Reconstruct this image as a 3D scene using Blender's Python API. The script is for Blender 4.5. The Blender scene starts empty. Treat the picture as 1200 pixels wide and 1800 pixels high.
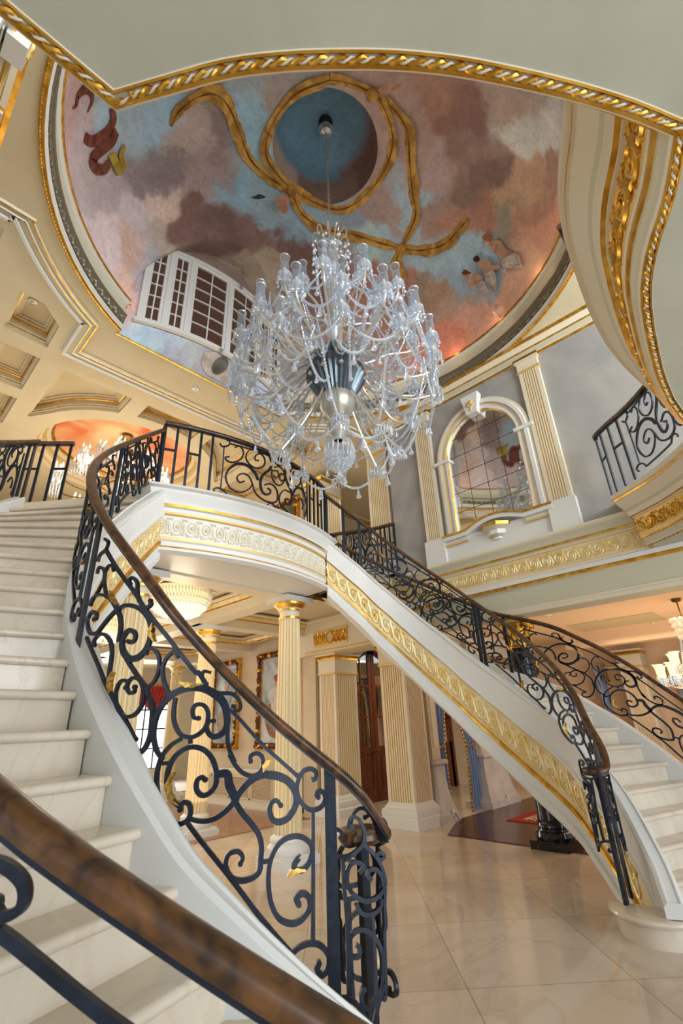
import bpy, bmesh, math, random
from mathutils import Vector, Matrix
from math import sin, cos, pi, sqrt, hypot, atan2
random.seed(7)
SC = bpy.context.scene
COL = SC.collection
# ---------------------------------------------------------------- camera, world, lights, exposure
cam = bpy.data.cameras.new('camera'); camo = bpy.data.objects.new('camera', cam); COL.objects.link(camo)
SC.camera = camo
PITCH, ROLL, YAW = 0.4220, -0.041369, 0.811914
fw = Vector((sin(YAW)*cos(PITCH), cos(YAW)*cos(PITCH), sin(PITCH)))
rt = Vector((cos(YAW), -sin(YAW), 0)); up = rt.cross(fw)
r2 = rt*cos(ROLL)+up*sin(ROLL); u2 = -rt*sin(ROLL)+up*cos(ROLL)
camo.matrix_world = Matrix(((r2.x,u2.x,-fw.x,0),(r2.y,u2.y,-fw.y,0),(r2.z,u2.z,-fw.z,1.6),(0,0,0,1)))
cam.sensor_fit = 'HORIZONTAL'; cam.sensor_width = 24; cam.lens = 828.06/1200*24
cam.clip_start = .02
cam.dof.use_dof = True; cam.dof.focus_distance = 4.2; cam.dof.aperture_fstop = 5.0
W = bpy.data.worlds.new('world'); SC.world = W; W.use_nodes = True
W.node_tree.nodes['Background'].inputs[0].default_value = (.80,.90,1,1)
W.node_tree.nodes['Background'].inputs[1].default_value = 0.9
SC.view_settings.view_transform = 'Standard'; SC.view_settings.look = 'None'
SC.view_settings.gamma = 1; SC.view_settings.exposure = -0.12; SC.view_settings.use_curve_mapping = False
def area(name, loc, aim, size, power, color, sy=None):
    l = bpy.data.lights.new(name, 'AREA'); l.energy = power; l.color = color
    l.shape = 'RECTANGLE'; l.size = size; l.size_y = sy or size
    o = bpy.data.objects.new(name, l); COL.objects.link(o); o.location = loc
    d = Vector(aim)-Vector(loc); o.rotation_euler = d.to_track_quat('-Z','Y').to_euler()
    return o
def point(name, loc, power, color, r=.1):
    l = bpy.data.lights.new(name, 'POINT'); l.energy = power; l.color = color; l.shadow_soft_size = r
    o = bpy.data.objects.new(name, l); COL.objects.link(o); o.location = loc; return o
COOL = (.86,.93,1); WARM = (1,.83,.60); PEACH = (1,.76,.52)
area('entry_window_light', (2.4,-6.5,2.6), (3.2,4,2.0), 8, 700, COOL, 5)          # daylight from the entrance behind the camera
area('gallery_window_light', (3.4,-5.5,6.0), (3.4,4,7.6), 7, 900, (.93,.96,1), 2.6)       # upper entrance windows
area('hall_window_light', (6.5,17.3,1.9), (4.5,8,1.2), 5, 260, (1,.93,.80), 3)
area('side_window_light', (-5.5,3.0,2.2), (2,3,1.2), 5, 200, COOL, 3)
area('upper_hall_light', (3.4,9.2,7.2), (3.4,9.2,4.2), 4.5, 110, WARM, 3)
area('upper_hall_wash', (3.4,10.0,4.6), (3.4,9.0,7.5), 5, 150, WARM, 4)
area('dining_ceiling_light', (10.3,1.8,3.1), (10.3,1.8,0), 3, 60, PEACH, 3)
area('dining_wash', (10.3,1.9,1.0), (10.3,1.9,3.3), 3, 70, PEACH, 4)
area('lower_hall_light', (3.5,8.5,3.3), (3.5,8.5,0), 3.5, 90, WARM, 6)
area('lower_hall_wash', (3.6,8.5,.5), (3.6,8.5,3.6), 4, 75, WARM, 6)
area('corridor_light', (9.3,6.7,3.1), (9.3,6.7,0), 1.2, 36, WARM, 1.0)
area('upper_corridor_light', (8.8,7.0,7.0), (8.8,7.0,4), 1.2, 24, WARM, 1.0)
for i in range(9):
    a = -.9+2.4*i/8
    point('cove_lamp', (3.4+3.28*cos(a), 3.25+3.28*sin(a), 8.16), 1.2, (1,.55,.26), .06)
# ---------------------------------------------------------------- materials
def S(r, g, b):
    f = lambda c: (c/255/12.92) if c <= 10 else ((c/255+.055)/1.055)**2.4
    return (f(r), f(g), f(b), 1)
MATS = {}
def mat(name, rgb, rough=.5, metal=0, spec=.5, **k):
    m = bpy.data.materials.new(name); m.use_nodes = True; MATS[name] = m
    b = m.node_tree.nodes['Principled BSDF']
    b.inputs['Base Color'].default_value = S(*rgb); b.inputs['Roughness'].default_value = rough
    b.inputs['Metallic'].default_value = metal; b.inputs['Specular IOR Level'].default_value = spec
    for kk, v in k.items(): b.inputs[kk.replace('_',' ')].default_value = v
    return m
def nodes(m): return m.node_tree.nodes, m.node_tree.links, m.node_tree.nodes['Principled BSDF']
def noisy(m, c1, c2, scale=4, detail=6, dist=0, lo=.35, hi=.65, bump=0, coord='Object', stretch=None):
    N, L, b = nodes(m)
    tc = N.new('ShaderNodeTexCoord'); nz = N.new('ShaderNodeTexNoise'); cr = N.new('ShaderNodeValToRGB')
    nz.inputs['Scale'].default_value = scale; nz.inputs['Detail'].default_value = detail; nz.inputs['Distortion'].default_value = dist
    src = tc.outputs[coord]
    if stretch:
        mp = N.new('ShaderNodeMapping'); mp.inputs['Scale'].default_value = stretch; L.new(src, mp.inputs[0]); src = mp.outputs[0]
    L.new(src, nz.inputs['Vector']); L.new(nz.outputs['Fac'], cr.inputs[0])
    cr.color_ramp.elements[0].position = lo; cr.color_ramp.elements[1].position = hi
    cr.color_ramp.elements[0].color = S(*c1); cr.color_ramp.elements[1].color = S(*c2)
    L.new(cr.outputs[0], b.inputs['Base Color'])
    if bump:
        bp = N.new('ShaderNodeBump'); bp.inputs['Strength'].default_value = bump; bp.inputs['Distance'].default_value = .02
        L.new(nz.outputs['Fac'], bp.inputs['Height']); L.new(bp.outputs[0], b.inputs['Normal'])
    return m
noisy(mat('soffit_paint', (190,191,176), .75), (182,184,169), (193,195,180), 3, 8, 0, .3, .7, .05)
noisy(mat('ceiling_cream', (214,202,170), .7), (208,196,164), (216,204,174), 1.5, 4)
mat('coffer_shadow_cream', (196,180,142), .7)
noisy(mat('plaster_grey', (158,156,152), .8), (142,143,144), (170,166,158), 1.3, 6, .6, .3, .7)
noisy(mat('plaster_warm', (205,186,156), .8), (196,178,150), (212,194,164), 1.2, 5)
mat('peach_paint', (226,196,160), .7)
mat('trim_white', (218,218,214), .42)
mat('trim_cream', (218,208,184), .45)
mat('trim_sage', (196,192,168), .5)
noisy(mat('gold_leaf', (214,164,62), .3, .9), (196,142,46), (232,186,84), 9, 3)
mat('gold_paint', (222,188,116), .4, .35)
noisy(mat('relief_gilt', (232,208,140), .38, .35), (226,196,116), (238,224,186), 7, 3)
mat('relief_ivory', (222,214,190), .45)
noisy(mat('gilt_ground', (230,208,156), .45, .15), (216,188,126), (236,220,180), 2.0, 4)
mat('antique_silver', (132,124,104), .4, .55)
mat('flute_gold', (224,198,138), .45, .2)
noisy(mat('iron', (24,32,46), .38, .35), (18,25,38), (30,40,56), 30, 2)
noisy(mat('brass', (190,150,70), .3, .9), (150,110,44), (214,176,96), 40, 3)
noisy(mat('rail_wood', (66,44,28), .28), (48,31,20), (112,74,40), 5, 6, .8, .35, .72, 0, 'Object', (3,3,3))
noisy(mat('mahogany', (96,46,24), .35), (78,36,18), (116,60,30), 3, 6, .5, .3, .7, 0, 'Object', (9,9,.8))
mat('pane_reflect_brown', (88,62,50), .2)  # opaque bay panes: dark room and brown reflections painted into the colour
mat('brass_dark', (120,90,40), .35, .8)
mat('white_cloth', (205,200,196), .8)
mat('red_velvet', (150,28,24), .6)
mat('blue_silk', (112,130,164), .36)
noisy(mat('stone_pale', (198,190,182), .7), (186,178,172), (206,198,190), 3, 5)
noisy(mat('gold_brocade', (120,98,70), .6), (62,56,60), (190,150,84), 34, 3, .3, .4, .6)
mat('candle_white', (240,236,226), .4)
mat('fabric_rug', (150,40,34), .9)
mat('plastic_white', (225,222,214), .4)
mat('black_plastic', (16,16,16), .5)
m = mat('mirror_glass', (226,222,212), .03, 1)
def emis(name, rgb, s):
    m = mat(name, rgb, .5); b = m.node_tree.nodes['Principled BSDF']
    b.inputs['Emission Color'].default_value = S(*rgb); b.inputs['Emission Strength'].default_value = s
emis('lamp_glow', (255,222,160), 1.7); emis('basket_glow', (255,214,140), 2.2); emis('window_glow', (235,244,255), 2.4); emis('bulb_glow', (255,232,190), 4)
# marble
def marble(name, base, vein, rough, sc=1.6, coat=0):
    m = mat(name, base, rough); N, L, b = nodes(m)
    tc = N.new('ShaderNodeTexCoord'); n1 = N.new('ShaderNodeTexNoise'); n2 = N.new('ShaderNodeTexNoise')
    n1.inputs['Scale'].default_value = sc; n1.inputs['Detail'].default_value = 9; n1.inputs['Distortion'].default_value = 1.4
    n2.inputs['Scale'].default_value = sc*.7; n2.inputs['Detail'].default_value = 5; n2.inputs['Distortion'].default_value = 2.2
    L.new(tc.outputs['Object'], n1.inputs['Vector']); L.new(tc.outputs['Object'], n2.inputs['Vector'])
    cr = N.new('ShaderNodeValToRGB'); L.new(n1.outputs['Fac'], cr.inputs[0]); e = cr.color_ramp.elements
    e[0].position = .3; e[0].color = S(*[c-14 for c in base]); e[1].position = .7; e[1].color = S(*[min(255,c+8) for c in base])
    ab = N.new('ShaderNodeMath'); ab.operation = 'SUBTRACT'; ab.inputs[1].default_value = .5; L.new(n2.outputs['Fac'], ab.inputs[0])
    a2 = N.new('ShaderNodeMath'); a2.operation = 'ABSOLUTE'; L.new(ab.outputs[0], a2.inputs[0])
    c2 = N.new('ShaderNodeValToRGB'); L.new(a2.outputs[0], c2.inputs[0]); e = c2.color_ramp.elements
    e[0].position = 0; e[0].color = (.55,.55,.55,1); e[1].position = .022; e[1].color = (0,0,0,1)
    mx = N.new('ShaderNodeMix'); mx.data_type = 'RGBA'; L.new(c2.outputs[0], mx.inputs[0]); L.new(cr.outputs[0], mx.inputs[6]); mx.inputs[7].default_value = S(*vein)
    L.new(mx.outputs[2], b.inputs['Base Color'])
    return m, mx
marble('stair_marble', (216,203,184), (200,184,162), .14, 1.3)
marble('black_marble', (20,21,24), (84,80,70), .1, 2.4)
fm, mx = marble('floor_marble', (214,199,182), (196,178,158), .08, .8)
N, L, b = nodes(fm)
tc = N.new('ShaderNodeTexCoord'); mp = N.new('ShaderNodeMapping'); mp.inputs['Rotation'].default_value = (0,0,.785); mp.inputs['Location'].default_value = (.3,.35,0)
bk = N.new('ShaderNodeTexBrick'); bk.offset = 0; bk.inputs['Scale'].default_value = 1; bk.inputs['Brick Width'].default_value = 1.1; bk.inputs['Row Height'].default_value = 1.1
bk.inputs['Mortar Size'].default_value = .004; bk.inputs['Color1'].default_value = (1,1,1,1); bk.inputs['Color2'].default_value = (.86,.85,.84,1); bk.inputs['Mortar'].default_value = (.62,.55,.45,1)
L.new(tc.outputs['Object'], mp.inputs[0]); L.new(mp.outputs[0], bk.inputs['Vector'])
mu = N.new('ShaderNodeMix'); mu.data_type = 'RGBA'; mu.blend_type = 'MULTIPLY'; mu.inputs[0].default_value = 1
L.new(mx.outputs[2], mu.inputs[6]); L.new(bk.outputs['Color'], mu.inputs[7]); L.new(mu.outputs[2], b.inputs['Base Color'])
def parquet(name, c1, c2, rough):
    m = mat(name, c1, rough); N, L, b = nodes(m)
    tc = N.new('ShaderNodeTexCoord'); mp = N.new('ShaderNodeMapping'); mp.inputs['Rotation'].default_value = (0,0,.785)
    bk = N.new('ShaderNodeTexBrick'); bk.inputs['Scale'].default_value = 1; bk.inputs['Brick Width'].default_value = .45; bk.inputs['Row Height'].default_value = .09
    bk.inputs['Mortar Size'].default_value = .003; bk.inputs['Color1'].default_value = S(*c1); bk.inputs['Color2'].default_value = S(*c2); bk.inputs['Mortar'].default_value = S(28,12,8)
    L.new(tc.outputs['Object'], mp.inputs[0]); L.new(mp.outputs[0], bk.inputs['Vector']); L.new(bk.outputs['Color'], b.inputs['Base Color'])
parquet('parquet_dark', (58,23,14), (82,34,20), .22); parquet('parquet_light', (146,98,66), (168,116,80), .2)
m = mat('rug_pattern', (150,40,34), .9); N, L, b = nodes(m)
tc = N.new('ShaderNodeTexCoord'); vo = N.new('ShaderNodeTexVoronoi'); vo.inputs['Scale'].default_value = 17; vo.feature = 'F1'
cr = N.new('ShaderNodeValToRGB'); L.new(tc.outputs['Object'], vo.inputs['Vector']); L.new(vo.outputs['Distance'], cr.inputs[0]); L.new(cr.outputs[0], b.inputs['Base Color'])
e = cr.color_ramp.elements; e[0].position = .25; e[0].color = S(150,36,32); e[1].position = .5; e[1].color = S(206,180,140); x = cr.color_ramp.elements.new(.38); x.color = S(60,30,40)
m = mat('cane_mesh', (210,180,130), .5); N, L, b = nodes(m)
tc = N.new('ShaderNodeTexCoord'); ck = N.new('ShaderNodeTexVoronoi'); ck.inputs['Scale'].default_value = 42; ck.inputs['Randomness'].default_value = 0
cr = N.new('ShaderNodeValToRGB'); L.new(tc.outputs['Object'], ck.inputs['Vector']); L.new(ck.outputs['Distance'], cr.inputs[0]); L.new(cr.outputs[0], b.inputs['Base Color'])
e = cr.color_ramp.elements; e[0].position = .3; e[0].color = S(60,40,26); e[1].position = .42; e[1].color = S(222,192,142)
def crystal(name, tint, fac, rough=.08):
    m = bpy.data.materials.new(name); m.use_nodes = True; MATS[name] = m; nt = m.node_tree; nt.nodes.remove(nt.nodes['Principled BSDF'])
    o = nt.nodes['Material Output']; tr = nt.nodes.new('ShaderNodeBsdfTransparent'); gl = nt.nodes.new('ShaderNodeBsdfGlossy'); df = nt.nodes.new('ShaderNodeBsdfTranslucent'); d2 = nt.nodes.new('ShaderNodeBsdfDiffuse')
    tr.inputs[0].default_value = (.93,.96,1,1); gl.inputs[0].default_value = S(*tint); gl.inputs['Roughness'].default_value = rough
    df.inputs[0].default_value = S(*tint); d2.inputs[0].default_value = S(*tint)
    a = nt.nodes.new('ShaderNodeMixShader'); a.inputs[0].default_value = .5; nt.links.new(df.outputs[0], a.inputs[1]); nt.links.new(d2.outputs[0], a.inputs[2])
    c = nt.nodes.new('ShaderNodeMixShader'); c.inputs[0].default_value = .62; nt.links.new(a.outputs[0], c.inputs[1]); nt.links.new(gl.outputs[0], c.inputs[2])
    e = nt.nodes.new('ShaderNodeMixShader'); e.inputs[0].default_value = fac; nt.links.new(tr.outputs[0], e.inputs[1]); nt.links.new(c.outputs[0], e.inputs[2]); nt.links.new(e.outputs[0], o.inputs[0])
crystal('crystal', (240,247,255), .66, .1); crystal('crystal_shade', (222,236,250), .36); crystal('crystal_arm', (236,232,220), .7, .3); crystal('pane_glass', (120,128,140), .12, .02)
mat('bowl_silver', (96,108,114), .3, .75); mat('knob_silver', (190,188,180), .28, .6)
# painted mural: colours from a vertex attribute plus brush noise
m = mat('mural_paint', (150,140,140), .7); N, L, b = nodes(m)
at = N.new('ShaderNodeAttribute'); at.attribute_name = 'paint'; tc = N.new('ShaderNodeTexCoord'); nz = N.new('ShaderNodeTexNoise'); nz.inputs['Scale'].default_value = 2.4; nz.inputs['Detail'].default_value = 10; nz.inputs['Distortion'].default_value = .5
cr = N.new('ShaderNodeValToRGB'); cr.color_ramp.elements[0].position = .3; cr.color_ramp.elements[0].color = (.80,.78,.78,1); cr.color_ramp.elements[1].position = .7; cr.color_ramp.elements[1].color = (1.0,1.0,1.0,1)
mu = N.new('ShaderNodeMix'); mu.data_type = 'RGBA'; mu.blend_type = 'MULTIPLY'; mu.inputs[0].default_value = .9
L.new(tc.outputs['Object'], nz.inputs['Vector']); L.new(nz.outputs['Fac'], cr.inputs[0]); L.new(at.outputs['Color'], mu.inputs[6]); L.new(cr.outputs[0], mu.inputs[7])
n3 = N.new('ShaderNodeTexNoise'); n3.inputs['Scale'].default_value = 9; n3.inputs['Detail'].default_value = 8; n3.inputs['Distortion'].default_value = 1.2; c3 = N.new('ShaderNodeValToRGB'); L.new(tc.outputs['Object'], n3.inputs['Vector']); L.new(n3.outputs['Fac'], c3.inputs[0])
c3.color_ramp.elements[0].position = .35; c3.color_ramp.elements[0].color = (.88,.86,.86,1); c3.color_ramp.elements[1].position = .62; c3.color_ramp.elements[1].color = (1.06,1.05,1.04,1)
m3 = N.new('ShaderNodeMix'); m3.data_type = 'RGBA'; m3.blend_type = 'MULTIPLY'; m3.inputs[0].default_value = 1; L.new(mu.outputs[2], m3.inputs[6]); L.new(c3.outputs[0], m3.inputs[7]); L.new(m3.outputs[2], b.inputs['Base Color'])
noisy(mat('ribbon_gold', (196,150,66), .7), (150,106,40), (214,170,84), 3.5, 5, 1.2)
noisy(mat('portrait_sky', (170,184,194), .6), (120,130,130), (206,214,220), 1.8, 5, .8)
noisy(mat('portrait_dark', (70,76,50), .6), (46,52,36), (110,112,74), 2.5, 5, .8)
noisy(mat('hall_mural', (230,170,110), .7), (226,110,66), (236,206,160), .9, 6, .8, .35, .6)
M = lambda n: MATS[n]
# ---------------------------------------------------------------- mesh helpers
class MB:
    def __init__(s): s.v = []; s.f = []; s.m = []; s.mats = []
    def mi(s, n):
        if n not in s.mats: s.mats.append(n)
        return s.mats.index(n)
    def add(s, vs, fs, mt):
        o = len(s.v); s.v += [tuple(p) for p in vs]; i = s.mi(mt)
        for f in fs: s.f.append(tuple(o+k for k in f)); s.m.append(i)
    def box(s, a, b, mt):
        (x0,y0,z0),(x1,y1,z1) = a, b
        s.add([(x0,y0,z0),(x1,y0,z0),(x1,y1,z0),(x0,y1,z0),(x0,y0,z1),(x1,y0,z1),(x1,y1,z1),(x0,y1,z1)],
              [(0,3,2,1),(4,5,6,7),(0,1,5,4),(1,2,6,5),(2,3,7,6),(3,0,4,7)], mt)
    def prism(s, poly, z0, z1, mt, cap=True):
        n = len(poly); vs = [(p[0],p[1],z0) for p in poly]+[(p[0],p[1],z1) for p in poly]
        fs = [(i,(i+1)%n,n+(i+1)%n,n+i) for i in range(n)]
        if cap: fs += [tuple(range(n-1,-1,-1)), tuple(range(n,2*n))]
        s.add(vs, fs, mt)
    def sweep(s, path, prof, mts, closed=False, ends=True, zs=None):
        """path of (x,y,z) points, profile of (out,dz); out is to the right of travel; mts one name or one per profile edge"""
        n = len(path); P = [Vector(p) for p in path]; rows = []
        for i in range(n):
            a = P[i-1] if (i or closed) else None; c = P[(i+1)%n] if (i < n-1 or closed) else None
            d1 = (P[i]-a) if a is not None else None; d2 = (c-P[i]) if c is not None else None
            f = lambda d: Vector((d.y,-d.x,0)).normalized()
            if d1 is None: nn = f(d2); k = 1
            elif d2 is None: nn = f(d1); k = 1
            else:
                n1, n2 = f(d1), f(d2); nn = (n1+n2)
                nn = nn.normalized() if nn.length > 1e-6 else n1; k = 1/max(.35, nn.dot(n1))
            q = zs[i] if zs else 1
            rows.append([P[i]+nn*(o*k)+Vector((0,0,z*q)) for o, z in prof])
        m = len(prof); vs = [v for r in rows for v in r]; rng = n if closed else n-1
        for j in range(m-1):
            mt = mts if isinstance(mts, str) else mts[j]
            idx = [(i*m+j, i*m+j+1, ((i+1)%n)*m+j+1, ((i+1)%n)*m+j) for i in range(rng)]
            o = len(s.v)
            use = sorted({k for q in idx for k in q}); mp_ = {k: t for t, k in enumerate(use)}
            s.add([vs[k] for k in use], [tuple(mp_[k] for k in q) for q in idx], mt)
        if ends and not closed:
            mt = mts if isinstance(mts, str) else mts[0]
            s.add(rows[0], [tuple(range(m-1,-1,-1))], mt); s.add(rows[-1], [tuple(range(m))], mt)
    def lathe(s, prof, c, mt, seg=24, a0=0, a1=2*pi, mts=None):
        full = abs(a1-a0-2*pi) < 1e-6; n = seg if full else seg+1
        for j in range(len(prof)-1):
            (r0,z0),(r1,z1) = prof[j], prof[j+1]
            vs = []; fs = []
            for i in range(n):
                a = a0+(a1-a0)*i/seg
                vs += [(c[0]+r0*cos(a),c[1]+r0*sin(a),c[2]+z0),(c[0]+r1*cos(a),c[1]+r1*sin(a),c[2]+z1)]
            for i in range(seg):
                k = (i+1) % n
                fs.append((2*i,2*k,2*k+1,2*i+1))
            s.add(vs, fs, mts[j] if mts else mt)
    def tube(s, pts, r, mt, seg=6, cap=True):
        P = [Vector(p) for p in pts]; n = len(P); rows = []; ref = None
        for i in range(n):
            t = (P[min(i+1,n-1)]-P[max(i-1,0)]).normalized()
            if ref is None: ref = Vector((0,0,1)) if abs(t.z) < .9 else Vector((1,0,0))
            b = t.cross(ref)
            if b.length < 1e-6: b = t.orthogonal()
            b.normalize(); ref = b.cross(t)
            rr = r(i/(n-1)) if callable(r) else r
            rows += [P[i]+b*(rr*cos(2*pi*k/seg))+ref*(rr*sin(2*pi*k/seg)) for k in range(seg)]
        fs = [(i*seg+k, i*seg+(k+1)%seg, (i+1)*seg+(k+1)%seg, (i+1)*seg+k) for i in range(n-1) for k in range(seg)]
        if cap: fs += [tuple(range(seg-1,-1,-1)), tuple(range((n-1)*seg, n*seg))]
        s.add(rows, fs, mt)
    def ball(s, c, r, mt, seg=6, rings=4, sz=1):
        prof = [(max(1e-4, r*sin(pi*i/rings)), -r*sz*cos(pi*i/rings)) for i in range(rings+1)]
        s.lathe(prof, c, mt, seg)
    def build(s, name, parent=None, smooth=35, **props):
        me = bpy.data.meshes.new(name); me.from_pydata(s.v, [], s.f)
        for n in s.mats: me.materials.append(MATS[n])
        me.polygons.foreach_set('material_index', s.m); me.update()
        bm = bmesh.new(); bm.from_mesh(me); bmesh.ops.remove_doubles(bm, verts=bm.verts, dist=1e-5); bmesh.ops.recalc_face_normals(bm, faces=bm.faces); bm.to_mesh(me); bm.free()
        if smooth:
            me.polygons.foreach_set('use_smooth', [True]*len(me.polygons)); me.set_sharp_from_angle(angle=math.radians(smooth))
        o = bpy.data.objects.new(name, me); COL.objects.link(o)
        if parent:
            o.parent = parent
            if parent.type == 'EMPTY': o.matrix_parent_inverse = Matrix.Translation(-Vector(parent.location))
        for k, v in props.items(): o[k] = v
        return o
def thing(name, label, cat, group=None, loc=(0,0,0)):
    o = bpy.data.objects.new(name, None); COL.objects.link(o); o.empty_display_size = .1; o.location = loc
    o['label'] = label; o['category'] = cat
    if group: o['group'] = group
    return o
def struct(mb, name, parent=None, smooth=35):
    o = mb.build(name, parent, smooth)
    if not parent: o['kind'] = 'structure'
    return o
def tag(o, label, cat, group=None):
    o['label'] = label; o['category'] = cat
    if group: o['group'] = group
    return o
def copy_tree(o, parent=None):
    c = o.copy(); COL.objects.link(c)
    if parent: c.parent = parent
    for ch in list(o.children): copy_tree(ch, c)
    return c
def plate(name, outer, holes, z, mt, parent=None, top=None):
    """horizontal sheet with holes; optional thickness up to top"""
    bm = bmesh.new(); ed = []
    for loop in [outer]+holes:
        vs = [bm.verts.new((p[0],p[1],z)) for p in loop]
        ed += [bm.edges.new((vs[i],vs[(i+1)%len(vs)])) for i in range(len(vs))]
    bmesh.ops.triangle_fill(bm, use_beauty=True, use_dissolve=False, edges=ed)
    if top is not None:
        r = bmesh.ops.extrude_face_region(bm, geom=bm.faces[:])
        for v in [g for g in r['geom'] if isinstance(g, bmesh.types.BMVert)]: v.co.z = top
    bmesh.ops.recalc_face_normals(bm, faces=bm.faces)
    me = bpy.data.meshes.new(name); bm.to_mesh(me); bm.free(); me.materials.append(MATS[mt])
    o = bpy.data.objects.new(name, me); COL.objects.link(o)
    if parent: o.parent = parent
    else: o['kind'] = 'structure'
    return o
def catmull(P, n=8):
    P = [Vector(p) for p in P]; Q = [2*P[0]-P[1]]+P+[2*P[-1]-P[-2]]; out = []
    for i in range(1, len(Q)-2):
        a,b,c,d = Q[i-1:i+3]
        for j in range(n):
            t = j/n; out.append(.5*((2*b)+(c-a)*t+(2*a-5*b+4*c-d)*t*t+(3*b-a-3*c+d)*t**3))
    out.append(Q[-2]); return out
class Path:
    """a line over the plan with a height; arc length measured in plan"""
    def __init__(s, pts):
        s.p = [Vector(p) for p in pts]; s.s = [0]
        for a, b in zip(s.p, s.p[1:]): s.s.append(s.s[-1]+hypot(b.x-a.x,b.y-a.y))
        s.L = s.s[-1]
    def at(s, q):
        i = 0; lo, hi = 0, len(s.s)-2
        while lo < hi:
            m_ = (lo+hi+1)//2
            if s.s[m_] <= q: lo = m_
            else: hi = m_-1
        i = lo; d = s.s[i+1]-s.s[i]; t = (q-s.s[i])/d if d else 0
        tan = s.p[i+1]-s.p[i]
        # smoothed direction
        j0, j1 = max(i-1,0), min(i+2,len(s.p)-1); tt = s.p[j1]-s.p[j0]; h = Vector((tt.x,tt.y,0)).normalized()
        return s.p[i]+tan*t, h, Vector((h.y,-h.x,0))
    def sub(s, a, b, n=None):
        n = n or max(2, int((b-a)/.06)); return [s.at(a+(b-a)*i/n)[0] for i in range(n+1)]
def scroll_frieze(mb, path, sa, sb, h, t0, off, mt, pitch, rr=.012, leaf=None, flip=False):
    """running wave of spirals in relief on the right-hand face of a path"""
    n = max(1, round((sb-sa)/pitch)); pitch = (sb-sa)/n
    for i in range(n):
        c = sa+(i+.58)*pitch; cv = []
        for k in range(31):
            a = -pi*.75+k/30*pi*3.7; r = h*(.40-.32*k/30)
            cv.append((c+r*cos(a)*min(1.15,pitch/h), h*.5+r*sin(a)))
        tail = [(sa+i*pitch-.12*pitch, h*.80),(sa+(i+.06)*pitch, h*.55),(sa+(i+.17)*pitch, h*.2)]
        nb = ((c-.36*pitch, h*.86), (c+.36*pitch, h*.16), (c-.28*pitch, h*.10))
        curves = [tail+cv, [(sa+(i+.02)*pitch,h*.12),(sa+(i+.10)*pitch,h*.3),(sa+(i+.0)*pitch,h*.45)], [(sa+(i+.9)*pitch,h*.92),(sa+(i+1.0)*pitch,h*.75),(sa+(i+1.08)*pitch,h*.9)]]
        for ci, q in enumerate(curves):
            if flip: q = [(sa+sb-a_, b_) for a_, b_ in q]
            pts = []
            for a_, b_ in q:
                p, hh, nn = path.at(min(max(a_, 0), path.L)); pts.append(p+nn*off+Vector((0,0,t0+b_)))
            mb.tube(pts, (lambda u: rr*(1.25-.5*u)) if ci == 0 else rr*1.15, mt, 5)
        for qa, qb in nb:
            p, hh, nn = path.at(min(max((sa+sb-qa) if flip else qa,0),path.L)); mb.ball(p+nn*off+Vector((0,0,t0+qb)), rr*1.3, mt, 5, 4)
        p, hh, nn = path.at(min(max((sa+sb-c) if flip else c,0),path.L)); mb.ball(p+nn*(off+.004)+Vector((0,0,t0+h*.5)), rr*1.6, mt, 6, 4)
def bands(path, prof, mts, mb):
    mb.sweep(path, prof, mts)
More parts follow.
